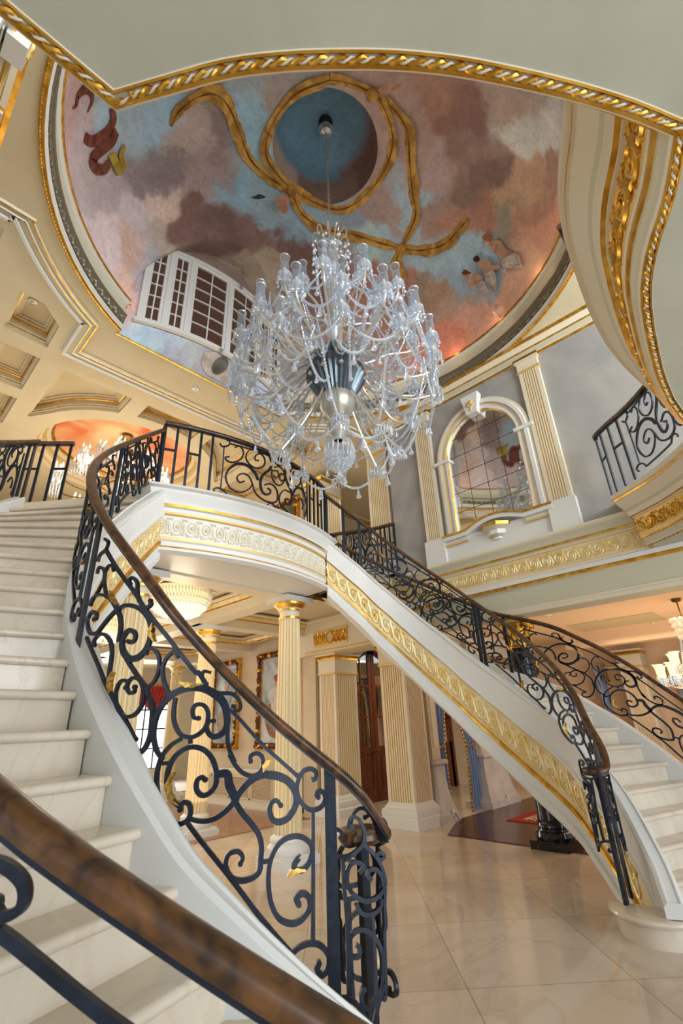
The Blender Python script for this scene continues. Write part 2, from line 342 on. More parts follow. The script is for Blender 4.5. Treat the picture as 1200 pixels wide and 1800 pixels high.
PANEL=[([(0.9578,0.3504),(0.9426,0.4009),(0.8936,0.4789),(0.838,0.5364),(0.8008,0.5555),(0.7719,0.5574),(0.756,0.5669)],(0.0137,0.0206,0.0275)),([(0.7672,0.5529),(0.8044,0.4602),(0.841,0.3629),(0.8642,0.3027),(0.8996,0.2546),(0.9291,0.2396),(0.9502,0.2563),(0.9445,0.3006),(0.9191,0.3519),(0.8898,0.3757),(0.8854,0.3572),(0.9007,0.3312)],(0.0244,0.0209,0.0209)),([(0.7607,0.5559),(0.7394,0.5374),(0.7302,0.4904),(0.7311,0.4311)],(0.0261,0.0261,0.0261)),([(0.7644,0.5564),(0.7276,0.6237),(0.683,0.6824),(0.6369,0.7233),(0.6004,0.7325),(0.5838,0.7055),(0.5858,0.6464),(0.5992,0.5797),(0.6289,0.4999),(0.6646,0.4433),(0.6967,0.4264),(0.7119,0.4431),(0.7105,0.4833),(0.6934,0.5378),(0.6698,0.5722),(0.653,0.5759),(0.6541,0.5484),(0.6709,0.5113),(0.6837,0.5008)],(0.0221,0.0347,0.0158)),([(0.8618,0.2356),(0.8746,0.2446),(0.8554,0.299),(0.8227,0.351),(0.7908,0.3724),(0.768,0.3678),(0.7576,0.3384),(0.7555,0.2848),(0.7544,0.2357),(0.7529,0.2149)],(0.0168,0.0201,0.0235)),([(0.9357,0.1901),(0.8766,0.1924),(0.8191,0.1905),(0.7724,0.1794),(0.7383,0.1813),(0.6412,0.1906),(0.6098,0.1911),(0.5931,0.195)],(0.0164,0.0164,0.0197)),([(0.7098,0.4319),(0.6778,0.4203),(0.6387,0.4254),(0.6032,0.4353),(0.5748,0.4463),(0.561,0.4347),(0.5414,0.4208),(0.5368,0.3635),(0.5377,0.3027),(0.5526,0.2274),(0.5795,0.1553),(0.603,0.1199),(0.6177,0.1187),(0.6132,0.1516),(0.597,0.1885)],(0.0184,0.0245,0.0153)),([(0.6694,0.2935),(0.6584,0.3329),(0.6698,0.3325),(0.6957,0.2849),(0.7072,0.2174),(0.6905,0.1811),(0.6488,0.2017),(0.6084,0.2747),(0.5822,0.3627),(0.5803,0.4162),(0.6027,0.4319),(0.6296,0.4054),(0.6516,0.3583),(0.6589,0.3172),(0.6418,0.3159),(0.6236,0.3508),(0.6239,0.3718)],(0.0156,0.0188,0.0156)),([(0.5924,0.5677),(0.5909,0.5927),(0.5759,0.6297),(0.5493,0.653),(0.5349,0.6355),(0.5338,0.5891),(0.5464,0.5216),(0.5674,0.4625)],(0.0151,0.0181,0.0151)),([(0.4694,0.7509),(0.4767,0.7682),(0.4903,0.7472),(0.5112,0.6814),(0.5193,0.625),(0.5113,0.586),(0.4924,0.5694),(0.4792,0.5696)],(0.0147,0.0177,0.0177)),([(0.5316,0.6099),(0.5173,0.6326)],(0.0149,0.0149,0.0149)),([(0.9083,0.7374),(0.8155,0.736),(0.7504,0.7415),(0.6945,0.7492),(0.6241,0.7503),(0.5171,0.7801),(0.4742,0.7832),(0.4075,0.7872),(0.3986,0.8009),(0.3723,0.7909)],(0.0217,0.0186,0.0217)),([(0.326,0.8086),(0.3068,0.7937),(0.286,0.8007),(0.2566,0.8039),(0.1982,0.7988),(0.1475,0.7987),(0.097,0.7951)],(0.017,0.017,0.017)),([(0.6782,0.7962),(0.6656,0.7559),(0.6409,0.7479),(0.6159,0.7675),(0.5983,0.8112),(0.6093,0.8146)],(0.0187,0.0187,0.0156)),([(0.3604,0.86),(0.3812,0.832),(0.3857,0.7997),(0.3687,0.784),(0.3355,0.8104),(0.2948,0.8689),(0.2711,0.8751),(0.2671,0.8485),(0.2797,0.8204),(0.2882,0.8256)],(0.0142,0.0198,0.0142)),([(0.4838,0.2989),(0.5091,0.2957),(0.5245,0.3245),(0.5254,0.3822),(0.5121,0.4641),(0.4808,0.567),(0.4376,0.6643),(0.4005,0.7308),(0.368,0.7726),(0.3378,0.7946),(0.3161,0.7955),(0.3056,0.7676),(0.3035,0.7234),(0.3134,0.677),(0.3351,0.6282),(0.3525,0.6129),(0.361,0.6269),(0.3552,0.6594),(0.3425,0.6808)],(0.0173,0.0403,0.0144)),([(0.3291,0.808),(0.3098,0.7931),(0.3019,0.7534),(0.3004,0.6893),(0.2941,0.6454),(0.2758,0.6194),(0.2906,0.6242),(0.2743,0.6108),(0.2525,0.6136),(0.2254,0.6403),(0.2047,0.6818),(0.1964,0.7223),(0.2002,0.7499),(0.2157,0.7421),(0.2321,0.7081),(0.2315,0.6884)],(0.0197,0.0197,0.0197)),([(0.4639,0.5855),(0.4655,0.5423),(0.4638,0.5047),(0.4543,0.4804),(0.4361,0.4784),(0.4104,0.5081),(0.3885,0.5497),(0.3676,0.6089),(0.3596,0.6564),(0.3618,0.6928),(0.376,0.695),(0.3961,0.664),(0.4063,0.6281),(0.4015,0.6038),(0.387,0.6221)],(0.0172,0.0201,0.0172)),([(0.4317,0.4682),(0.4637,0.388),(0.4882,0.3067),(0.4979,0.2426),(0.4965,0.1864),(0.4843,0.1493),(0.4605,0.1397),(0.4312,0.1541),(0.4104,0.1833),(0.3944,0.2233),(0.3882,0.26),(0.394,0.2787),(0.4077,0.2644),(0.4167,0.2361),(0.4171,0.2216)],(0.0174,0.0203,0.0203)),([(0.4211,0.2288),(0.4471,0.214),(0.463,0.234),(0.4645,0.2858),(0.4504,0.3605),(0.4222,0.4398),(0.3941,0.4954),(0.3629,0.5321),(0.339,0.5353),(0.3257,0.5081),(0.3236,0.4681),(0.3329,0.4252),(0.3507,0.3802),(0.367,0.3586),(0.3776,0.3634),(0.3767,0.3934),(0.3652,0.4237),(0.3539,0.4321)],(0.02,0.0229,0.02)),([(0.4918,0.271),(0.4643,0.3194)],(0.0176,0.0176,0.0176)),([(0.4062,0.5147),(0.4045,0.4906)],(0.0172,0.0172,0.0172)),([(0.3224,0.5022),(0.2953,0.5438),(0.2878,0.5149),(0.2736,0.496),(0.2674,0.4803)],(0.031,0.0395,0.0338)),([(0.388,0.2365),(0.364,0.2668),(0.3378,0.3087),(0.3122,0.3618),(0.2873,0.4278),(0.2703,0.4832),(0.2557,0.5391),(0.2328,0.6075),(0.2063,0.667),(0.1845,0.6999),(0.1834,0.7001),(0.1528,0.7307),(0.1217,0.7445),(0.103,0.7312),(0.0982,0.7013),(0.1057,0.6572),(0.1235,0.6049),(0.1473,0.565),(0.1652,0.5549),(0.1747,0.574),(0.1693,0.6113),(0.1544,0.6352),(0.1436,0.6307)],(0.017,0.0368,0.017)),([(0.2701,0.4799),(0.2504,0.4695),(0.2229,0.467),(0.2036,0.4568),(0.1948,0.429),(0.1951,0.386),(0.2002,0.3291),(0.2336,0.2603),(0.2675,0.2186),(0.2859,0.2321),(0.2791,0.2812),(0.2568,0.3232),(0.243,0.324),(0.2485,0.2947)],(0.0254,0.0225,0.0169)),([(0.3986,0.2113),(0.2701,0.2114),(0.1967,0.195),(0.1079,0.1674)],(0.017,0.0198,0.0198)),([(0.1982,0.3667),(0.1698,0.4042)],(0.0169,0.0169,0.0169)),([(0.092,0.4968),(0.1039,0.4607),(0.0979,0.4474),(0.0769,0.474),(0.0587,0.5284),(0.0555,0.5772),(0.0831,0.5787),(0.1197,0.5391),(0.1495,0.4812),(0.1693,0.4061),(0.1738,0.336),(0.1667,0.2743),(0.1459,0.2435),(0.1114,0.259),(0.0827,0.3018),(0.0623,0.3594),(0.0651,0.391),(0.0828,0.3847),(0.0975,0.3539),(0.0915,0.3398)],(0.0256,0.0199,0.0256)),([(0.0505,0.7113),(0.0511,0.5899),(0.054,0.2572)],(0.0172,0.0172,0.0172)),([(0.0546,0.8225),(0.0435,0.8402),(0.0402,0.8689),(0.056,0.8652),(0.0782,0.8305),(0.0938,0.7786),(0.0968,0.7348),(0.0874,0.7065),(0.0659,0.7012),(0.0474,0.7156),(0.0253,0.7521),(0.0155,0.7906),(0.0184,0.8115),(0.0311,0.8055),(0.0392,0.7845),(0.0345,0.7777)],(0.0229,0.02,0.0229)),([(0.0853,0.1256),(0.0725,0.1272),(0.0769,0.1017),(0.099,0.0749),(0.1184,0.0796),(0.1215,0.1139),(0.1052,0.1769),(0.0712,0.2345),(0.0368,0.266),(0.0138,0.256),(0.0172,0.2138),(0.0318,0.1803),(0.0443,0.1836),(0.039,0.2084)],(0.0229,0.02,0.0229)),([(0.9418,0.5474),(0.9355,0.5918),(0.8955,0.6281),(0.8774,0.5968),(0.9018,0.5027),(0.934,0.408),(0.9491,0.3576)],(0.0177,0.0177,0.0177)),([(0.8228,0.7006),(0.8376,0.7145),(0.8664,0.6749),(0.8815,0.6092),(0.8656,0.5599),(0.8394,0.5265)],(0.0172,0.0172,0.0172)),([(0.713,0.758),(0.7245,0.7696),(0.7073,0.8051),(0.6807,0.8112),(0.6743,0.7727),(0.6607,0.7445),(0.6268,0.75),(0.6055,0.7965),(0.605,0.8211)],(0.0158,0.019,0.0158)),([(0.9314,0.7791),(0.8967,0.7926),(0.906,0.7353),(0.9468,0.6594),(0.9546,0.6083)],(0.0178,0.0178,0.0178)),([(0.092,0.4968),(0.0951,0.5006)],(0.0256,0.0256,0.0256))]
LEAVES=[[(0.8197,0.5882),(0.8031,0.5657),(0.7689,0.5766)],[(0.577,0.749),(0.5822,0.6938),(0.563,0.6818)],[(0.7347,0.281),(0.746,0.2153),(0.7322,0.1813)],[(0.4528,0.6696),(0.4226,0.7046),(0.3781,0.7819)],[(0.4462,0.3156),(0.4599,0.2389),(0.4438,0.2158),(0.4214,0.2318)],[(0.1723,0.7721),(0.1903,0.731),(0.1957,0.6947)],[(0.1224,0.4005),(0.1041,0.4378),(0.0723,0.475)]]
BALC=[([(0.1103,0.2704),(0.1491,0.1785),(0.2259,0.1628),(0.2965,0.2599),(0.3233,0.3731),(0.2959,0.4736),(0.2498,0.5035),(0.2081,0.459),(0.1902,0.3912),(0.2159,0.3297),(0.252,0.3699)],(0.022,0.0176,0.022)),([(0.1109,0.2614),(0.0985,0.3948),(0.1357,0.5482),(0.1964,0.6466),(0.2741,0.6637),(0.3458,0.5831),(0.3789,0.4759)],(0.022,0.0396,0.044)),([(0.3557,1.0524),(0.4252,1.0546),(0.4864,0.9797),(0.5087,0.854),(0.485,0.7358),(0.4236,0.5939),(0.4018,0.4604),(0.4134,0.3281),(0.4435,0.2659),(0.4915,0.2944),(0.5052,0.3636),(0.4768,0.3866)],(0.022,0.044,0.022)),([(0.3804,1.0213),(0.3126,0.9915),(0.2616,0.8779),(0.2693,0.7477),(0.33,0.671),(0.3959,0.705),(0.4367,0.8028),(0.4315,0.9192),(0.3889,0.968),(0.3464,0.8981),(0.3449,0.8184),(0.3729,0.828)],(0.0176,0.022,0.0176)),([(0.4421,0.4255),(0.5061,0.4861),(0.5631,0.4409),(0.5833,0.3299),(0.5705,0.2189),(0.529,0.1638),(0.4647,0.1474),(0.3983,0.18),(0.3514,0.2522),(0.3292,0.3668)],(0.022,0.0264,0.0176)),([(0.5387,0.8144),(0.5822,0.8769),(0.6403,0.847),(0.6604,0.7359),(0.6467,0.6212),(0.6046,0.5301),(0.5488,0.5344),(0.5171,0.6359),(0.5126,0.755)],(0.0176,0.022,0.0176)),([(0.5243,0.7428),(0.5741,0.7781),(0.5879,0.7052),(0.5562,0.642),(0.5328,0.667)],(0.0176,0.0176,0.0176)),([(0.656,0.6907),(0.6241,0.6265),(0.6002,0.6723),(0.6143,0.7654),(0.6426,0.765)],(0.0176,0.0176,0.0176)),([(0.7968,1.0538),(0.716,1.0318),(0.6728,0.9134),(0.6649,0.7812),(0.6908,0.652),(0.7382,0.5361),(0.7516,0.4166),(0.7324,0.2758),(0.6784,0.2528),(0.6712,0.3222),(0.6982,0.3393)],(0.022,0.044,0.022)),([(0.7617,0.4663),(0.7929,0.5958),(0.848,0.6683),(0.9044,0.6548),(0.9442,0.55),(0.9615,0.3824),(0.9403,0.1887)],(0.0352,0.0352,0.022)),([(0.7739,1.0353),(0.7306,0.8939),(0.7282,0.7427),(0.7693,0.6653),(0.8253,0.6844),(0.8691,0.8051),(0.8563,0.9271),(0.8096,0.9773),(0.7649,0.8989),(0.7778,0.8225)],(0.0176,0.022,0.0176)),([(0.7281,0.4865),(0.6615,0.4843),(0.6096,0.367),(0.6025,0.238),(0.6375,0.1547),(0.7035,0.1091)],(0.0176,0.022,0.022)),([(0.0295,0.9187),(0.0561,0.8715),(0.1039,0.9222),(0.1097,1.0011),(0.0864,1.0037)],(0.0176,0.022,0.0176)),([(0.0284,0.0508),(0.0134,0.1077),(0.0486,0.1442),(0.0992,0.1147),(0.1197,0.0502)],(0.0176,0.022,0.0176)),([(0.4626,0.0656),(0.5082,0.1417),(0.5523,0.1157),(0.5649,0.0611)],(0.0176,0.022,0.0176)),([(0.1558,0.9199),(0.1986,0.9685),(0.2319,0.8959),(0.2223,0.7743),(0.1727,0.6657),(0.1187,0.6318),(0.0813,0.6833),(0.1125,0.7217)],(0.0176,0.022,0.0176)),([(0.8794,0.9235),(0.8925,0.7346),(0.9271,0.627),(0.9718,0.7055)],(0.0176,0.0176,0.0176)),([(0.8327,0.974),(0.9017,1.008),(0.9254,0.916),(0.8913,0.8666)],(0.0176,0.0176,0.0176)),([(0.8181,0.396),(0.8725,0.4768),(0.9064,0.3894),(0.8961,0.2938)],(0.0176,0.0176,0.0176)),([(0.5328,0.9737),(0.5581,0.9106),(0.6155,0.912),(0.6355,1.0108),(0.6173,1.0383)],(0.0176,0.0176,0.0176)),([(0.1184,0.9602),(0.3475,0.9874),(0.5781,0.9977),(0.8093,0.9988),(0.948,0.9905)],(0.0176,0.0176,0.0176)),([(0.1197,0.0502),(0.2856,0.0596),(0.4679,0.0685)],(0.0176,0.0176,0.0176)),([(0.067,0.8788),(0.0688,0.4709),(0.0642,0.1524)],(0.0176,0.0176,0.0176)),([(0.9714,0.8858),(0.9723,0.4801),(0.9731,0.0742)],(0.0176,0.0176,0.0176))]
ANCH=[(0.139,4.235,8.595,190,150,140),(0.469,4.901,8.779,172,152,152),(0.819,5.309,8.946,158,143,143),(0.993,4.456,9.766,140,175,190),(0.786,4.485,9.576,150,170,170),(1.551,4.553,10.03,165,150,145),(1.597,4.98,9.902,120,105,110),(1.264,5.181,9.598,125,110,112),(1.573,4.261,10.1,160,145,140),(1.75,5.43,9.724,190,165,150),(1.422,5.648,9.321,178,162,166),(1.082,5.781,8.44,192,172,172),(1.473,6.008,8.771,185,150,130),(1.878,6.297,8.849,165,150,155),(1.836,6.311,8.349,215,160,140),(1.888,3.985,10.226,125,110,110),(2.012,4.344,10.21,132,112,112),(2.396,4.473,10.25,150,145,150),(2.309,3.99,10.28,125,170,190),(2.257,3.615,10.293,130,175,200),(2.685,4.695,10.236,120,170,185),(3.221,4.755,10.258,130,160,170),(2.387,3.285,10.3,150,140,140),(2.324,5.366,9.973,112,82,74),(2.998,5.505,10.017,107,80,72),(2.267,5.627,9.808,115,80,72),(3.233,5.12,10.176,120,90,85),(3.81,5.719,9.991,158,143,120),(3.553,5.848,10.049,155,140,118),(3.581,5.956,9.683,125,105,95),(3.819,5.359,10.079,150,135,112),(3.925,4.959,10.202,107,80,76),(4.534,4.974,10.111,112,82,74),(2.072,5.859,9.55,160,145,130),(2.418,4.898,10.167,150,130,132),(2.099,4.993,10.066,150,130,130),(4.101,4.165,10.299,125,165,185),(4.613,3.763,10.284,130,150,165),(4.893,3.434,10.256,150,130,130),(4.875,3.005,10.26,160,140,138),(4.292,2.411,10.297,160,135,130),(3.96,1.926,10.272,165,135,130),(4.055,1.575,10.195,160,120,100),(4.47,1.546,10.135,140,100,90),(4.783,1.35,9.982,130,95,90),(4.602,0.664,9.62,172,152,142),(5.209,1.41,9.849,150,125,120),(4.78,2.245,10.216,165,145,145),(5.094,2.595,10.197,150,175,185),(5.356,2.127,10.034,150,130,125),(5.013,0.644,9.387,195,205,215),(4.857,0.379,9.14,205,215,225),(5.307,0.984,9.503,200,205,215),(5.07,0.366,8.872,200,210,225),(5.346,1.492,9.813,122,96,92),(5.381,1.816,9.934,132,106,96),(5.409,0.644,8.986,165,130,115),(5.614,1.033,9.278,190,155,120),(5.703,1.422,9.535,185,150,120),(5.768,1.751,9.672,160,110,90),(5.597,2.178,9.927,165,120,100),(5.987,1.506,9.307,135,135,120),(5.836,1.016,8.938,175,130,110),(5.886,0.9,8.523,210,150,120),(6.181,3.103,9.685,145,180,190),(6.079,2.517,9.684,145,180,190),(6.46,2.809,9.345,140,170,185),(6.202,3.686,9.642,150,130,115),(6.44,3.46,9.4,160,130,105),(6.694,3.279,8.977,172,142,122),(6.705,2.454,8.641,205,150,130),(6.504,1.811,8.522,215,160,130),(6.777,2.56,8.272,232,142,108),(6.159,1.19,8.345,222,162,132),(6.848,3.218,8.287,232,122,88),(6.83,3.621,8.182,237,112,78),(5.921,3.89,9.832,170,110,95),(5.353,4.152,10.078,165,110,95),(5.974,3.21,9.843,150,180,190),(5.206,3.86,10.17,150,190,200),(5.301,3.428,10.164,150,180,190),(5.895,3.426,9.89,150,180,190),(6.439,2.324,9.209,150,175,185),(1.917,6.281,7.494,150,180,200),(2.122,6.19,7.411,165,192,208),(2.742,6.015,7.324,178,192,208),(3.263,5.956,7.203,160,172,182),(3.625,5.967,7.1,150,165,180),(2.463,6.082,7.389,150,150,165),(2.947,5.983,7.219,170,160,165),(2.007,6.237,9.049,150,150,155),(1.971,6.256,8.615,150,158,165),(6.045,4.321,9.628,165,115,95)]
RIBBON=[[(2.774,2.498,10.277),(2.732,2.578,10.28),(2.686,2.659,10.284),(2.636,2.736,10.275),(2.593,2.818,10.277),(2.556,2.9,10.278),(2.527,2.981,10.275),(2.51,3.069,10.281),(2.499,3.16,10.283),(2.495,3.251,10.283),(2.495,3.342,10.282),(2.501,3.43,10.279),(2.512,3.513,10.276),(2.531,3.598,10.284),(2.553,3.678,10.279),(2.58,3.755,10.273),(2.617,3.831,10.278),(2.658,3.9,10.283),(2.702,3.954,10.279),(2.752,3.995,10.277),(2.81,4.025,10.275),(2.874,4.046,10.275),(2.941,4.061,10.275),(3.011,4.071,10.276),(3.08,4.081,10.277),(3.149,4.089,10.279),(3.219,4.093,10.282),(3.287,4.088,10.274),(3.361,4.084,10.278),(3.438,4.076,10.282),(3.514,4.059,10.276),(3.603,4.042,10.279),(3.699,4.019,10.282),(3.798,3.993,10.284),(3.891,3.958,10.278),(3.983,3.927,10.284),(4.06,3.891,10.284),(4.12,3.853,10.276),(4.176,3.82,10.281),(4.22,3.782,10.279),(4.258,3.741,10.279),(4.293,3.693,10.282),(4.321,3.633,10.279),(4.347,3.563,10.278),(4.368,3.485,10.282),(4.381,3.398,10.278),(4.389,3.309,10.276),(4.393,3.221,10.276),(4.392,3.136,10.275),(4.386,3.053,10.276),(4.376,2.968,10.279),(4.362,2.885,10.282),(4.338,2.801,10.276),(4.314,2.725,10.281),(4.281,2.651,10.274),(4.249,2.585,10.278),(4.208,2.52,10.272),(4.167,2.461,10.276),(4.118,2.405,10.269),(4.069,2.356,10.273),(4.017,2.314,10.277),(3.952,2.274,10.27),(3.886,2.243,10.274),(3.816,2.217,10.279),(3.741,2.192,10.27),(3.674,2.174,10.271),(3.613,2.16,10.268),(3.565,2.152,10.273),(3.521,2.148,10.276),(3.48,2.147,10.276),(3.439,2.15,10.275),(3.397,2.156,10.273),(3.352,2.166,10.271),(3.303,2.179,10.269),(3.257,2.2,10.279),(3.204,2.221,10.276),(3.151,2.244,10.272),(3.103,2.272,10.28),(3.052,2.298,10.275),(3.007,2.329,10.281),(2.957,2.359,10.274),(2.912,2.394,10.278),(2.867,2.43,10.282),(2.818,2.463,10.273),(2.774,2.498,10.277)],[(3.391,4.117,10.285),(3.312,4.134,10.279),(3.236,4.157,10.283),(3.157,4.174,10.277),(3.084,4.195,10.281),(3.009,4.207,10.275),(2.941,4.219,10.28),(2.873,4.223,10.274),(2.808,4.224,10.268),(2.75,4.228,10.272),(2.689,4.222,10.267),(2.628,4.211,10.264),(2.566,4.194,10.262),(2.504,4.169,10.263),(2.438,4.131,10.256),(2.376,4.094,10.261),(2.311,4.05,10.255),(2.249,4.007,10.248),(2.191,3.974,10.25),(2.131,3.936,10.24),(2.075,3.904,10.242),(2.018,3.867,10.231),(1.965,3.838,10.23),(1.912,3.809,10.214),(1.864,3.791,10.208),(1.819,3.778,10.199),(1.777,3.775,10.2),(1.735,3.771,10.186),(1.695,3.771,10.171),(1.66,3.781,10.165),(1.626,3.795,10.158),(1.594,3.815,10.147),(1.564,3.84,10.135),(1.535,3.869,10.12),(1.508,3.902,10.104),(1.484,3.942,10.099),(1.46,3.978,10.081),(1.438,4.023,10.074),(1.415,4.066,10.053),(1.393,4.111,10.031),(1.375,4.163,10.02),(1.36,4.213,10.009),(1.347,4.254,9.986),(1.34,4.296,9.975),(1.337,4.335,9.964),(1.337,4.373,9.952),(1.341,4.417,9.952),(1.343,4.454,9.939),(1.343,4.493,9.928)],[(3.391,4.117,10.285),(3.454,4.148,10.282),(3.515,4.183,10.278),(3.578,4.217,10.273),(3.647,4.254,10.28),(3.715,4.28,10.276),(3.788,4.295,10.275),(3.866,4.3,10.274),(3.946,4.292,10.265),(4.033,4.282,10.266),(4.122,4.266,10.269),(4.207,4.24,10.263),(4.29,4.209,10.26),(4.372,4.17,10.259),(4.449,4.118,10.25),(4.525,4.059,10.244),(4.606,4.004,10.248),(4.68,3.947,10.242),(4.753,3.897,10.235),(4.822,3.854,10.226),(4.889,3.815,10.217),(4.955,3.779,10.208),(5.02,3.744,10.199),(5.082,3.703,10.181),(5.151,3.663,10.172),(5.217,3.616,10.154),(5.284,3.566,10.136),(5.353,3.515,10.119),(5.416,3.46,10.092),(5.485,3.409,10.075),(5.548,3.354,10.048)],[(3.352,2.166,10.271),(3.41,2.148,10.271),(3.469,2.129,10.271),(3.527,2.109,10.272),(3.587,2.091,10.271),(3.647,2.076,10.27),(3.707,2.066,10.266),(3.769,2.06,10.261),(3.837,2.059,10.266),(3.901,2.058,10.259),(3.971,2.065,10.261),(4.041,2.077,10.261),(4.11,2.097,10.259),(4.178,2.127,10.254),(4.248,2.167,10.246),(4.323,2.216,10.247),(4.398,2.269,10.246),(4.473,2.322,10.246),(4.547,2.37,10.247),(4.615,2.412,10.239),(4.682,2.453,10.232),(4.748,2.493,10.225),(4.814,2.533,10.218),(4.879,2.572,10.212),(4.938,2.606,10.197),(5.002,2.639,10.193),(5.059,2.663,10.182),(5.116,2.686,10.171),(5.171,2.712,10.159),(5.223,2.748,10.146),(5.272,2.797,10.13),(5.323,2.868,10.121),(5.37,2.953,10.109),(5.414,3.048,10.095),(5.457,3.15,10.079),(5.502,3.253,10.064),(5.548,3.354,10.048)],[(5.548,3.354,10.048),(5.587,3.306,10.027),(5.633,3.262,10.014),(5.672,3.216,9.992),(5.711,3.167,9.971),(5.748,3.116,9.951),(5.782,3.06,9.932),(5.809,2.995,9.907),(5.843,2.928,9.891),(5.869,2.855,9.868),(5.89,2.782,9.846),(5.904,2.71,9.825),(5.909,2.642,9.805),(5.91,2.579,9.797),(5.902,2.517,9.791),(5.887,2.456,9.786),(5.875,2.4,9.791),(5.856,2.344,9.786),(5.839,2.292,9.779),(5.83,2.247,9.781),(5.814,2.203,9.772),(5.804,2.165,9.772),(5.793,2.127,9.772),(5.776,2.088,9.762),(5.766,2.05,9.762)],[(5.548,3.354,10.048),(5.564,3.389,10.035),(5.584,3.428,10.031),(5.597,3.465,10.019),(5.619,3.504,10.014),(5.64,3.538,10.0),(5.668,3.569,9.985),(5.701,3.592,9.96),(5.75,3.615,9.942),(5.793,3.628,9.905),(5.841,3.646,9.878),(5.885,3.668,9.851),(5.918,3.696,9.826),(5.94,3.731,9.802),(5.96,3.776,9.787),(5.974,3.824,9.773),(5.98,3.87,9.751),(5.991,3.921,9.737),(6.0,3.966,9.715)]]
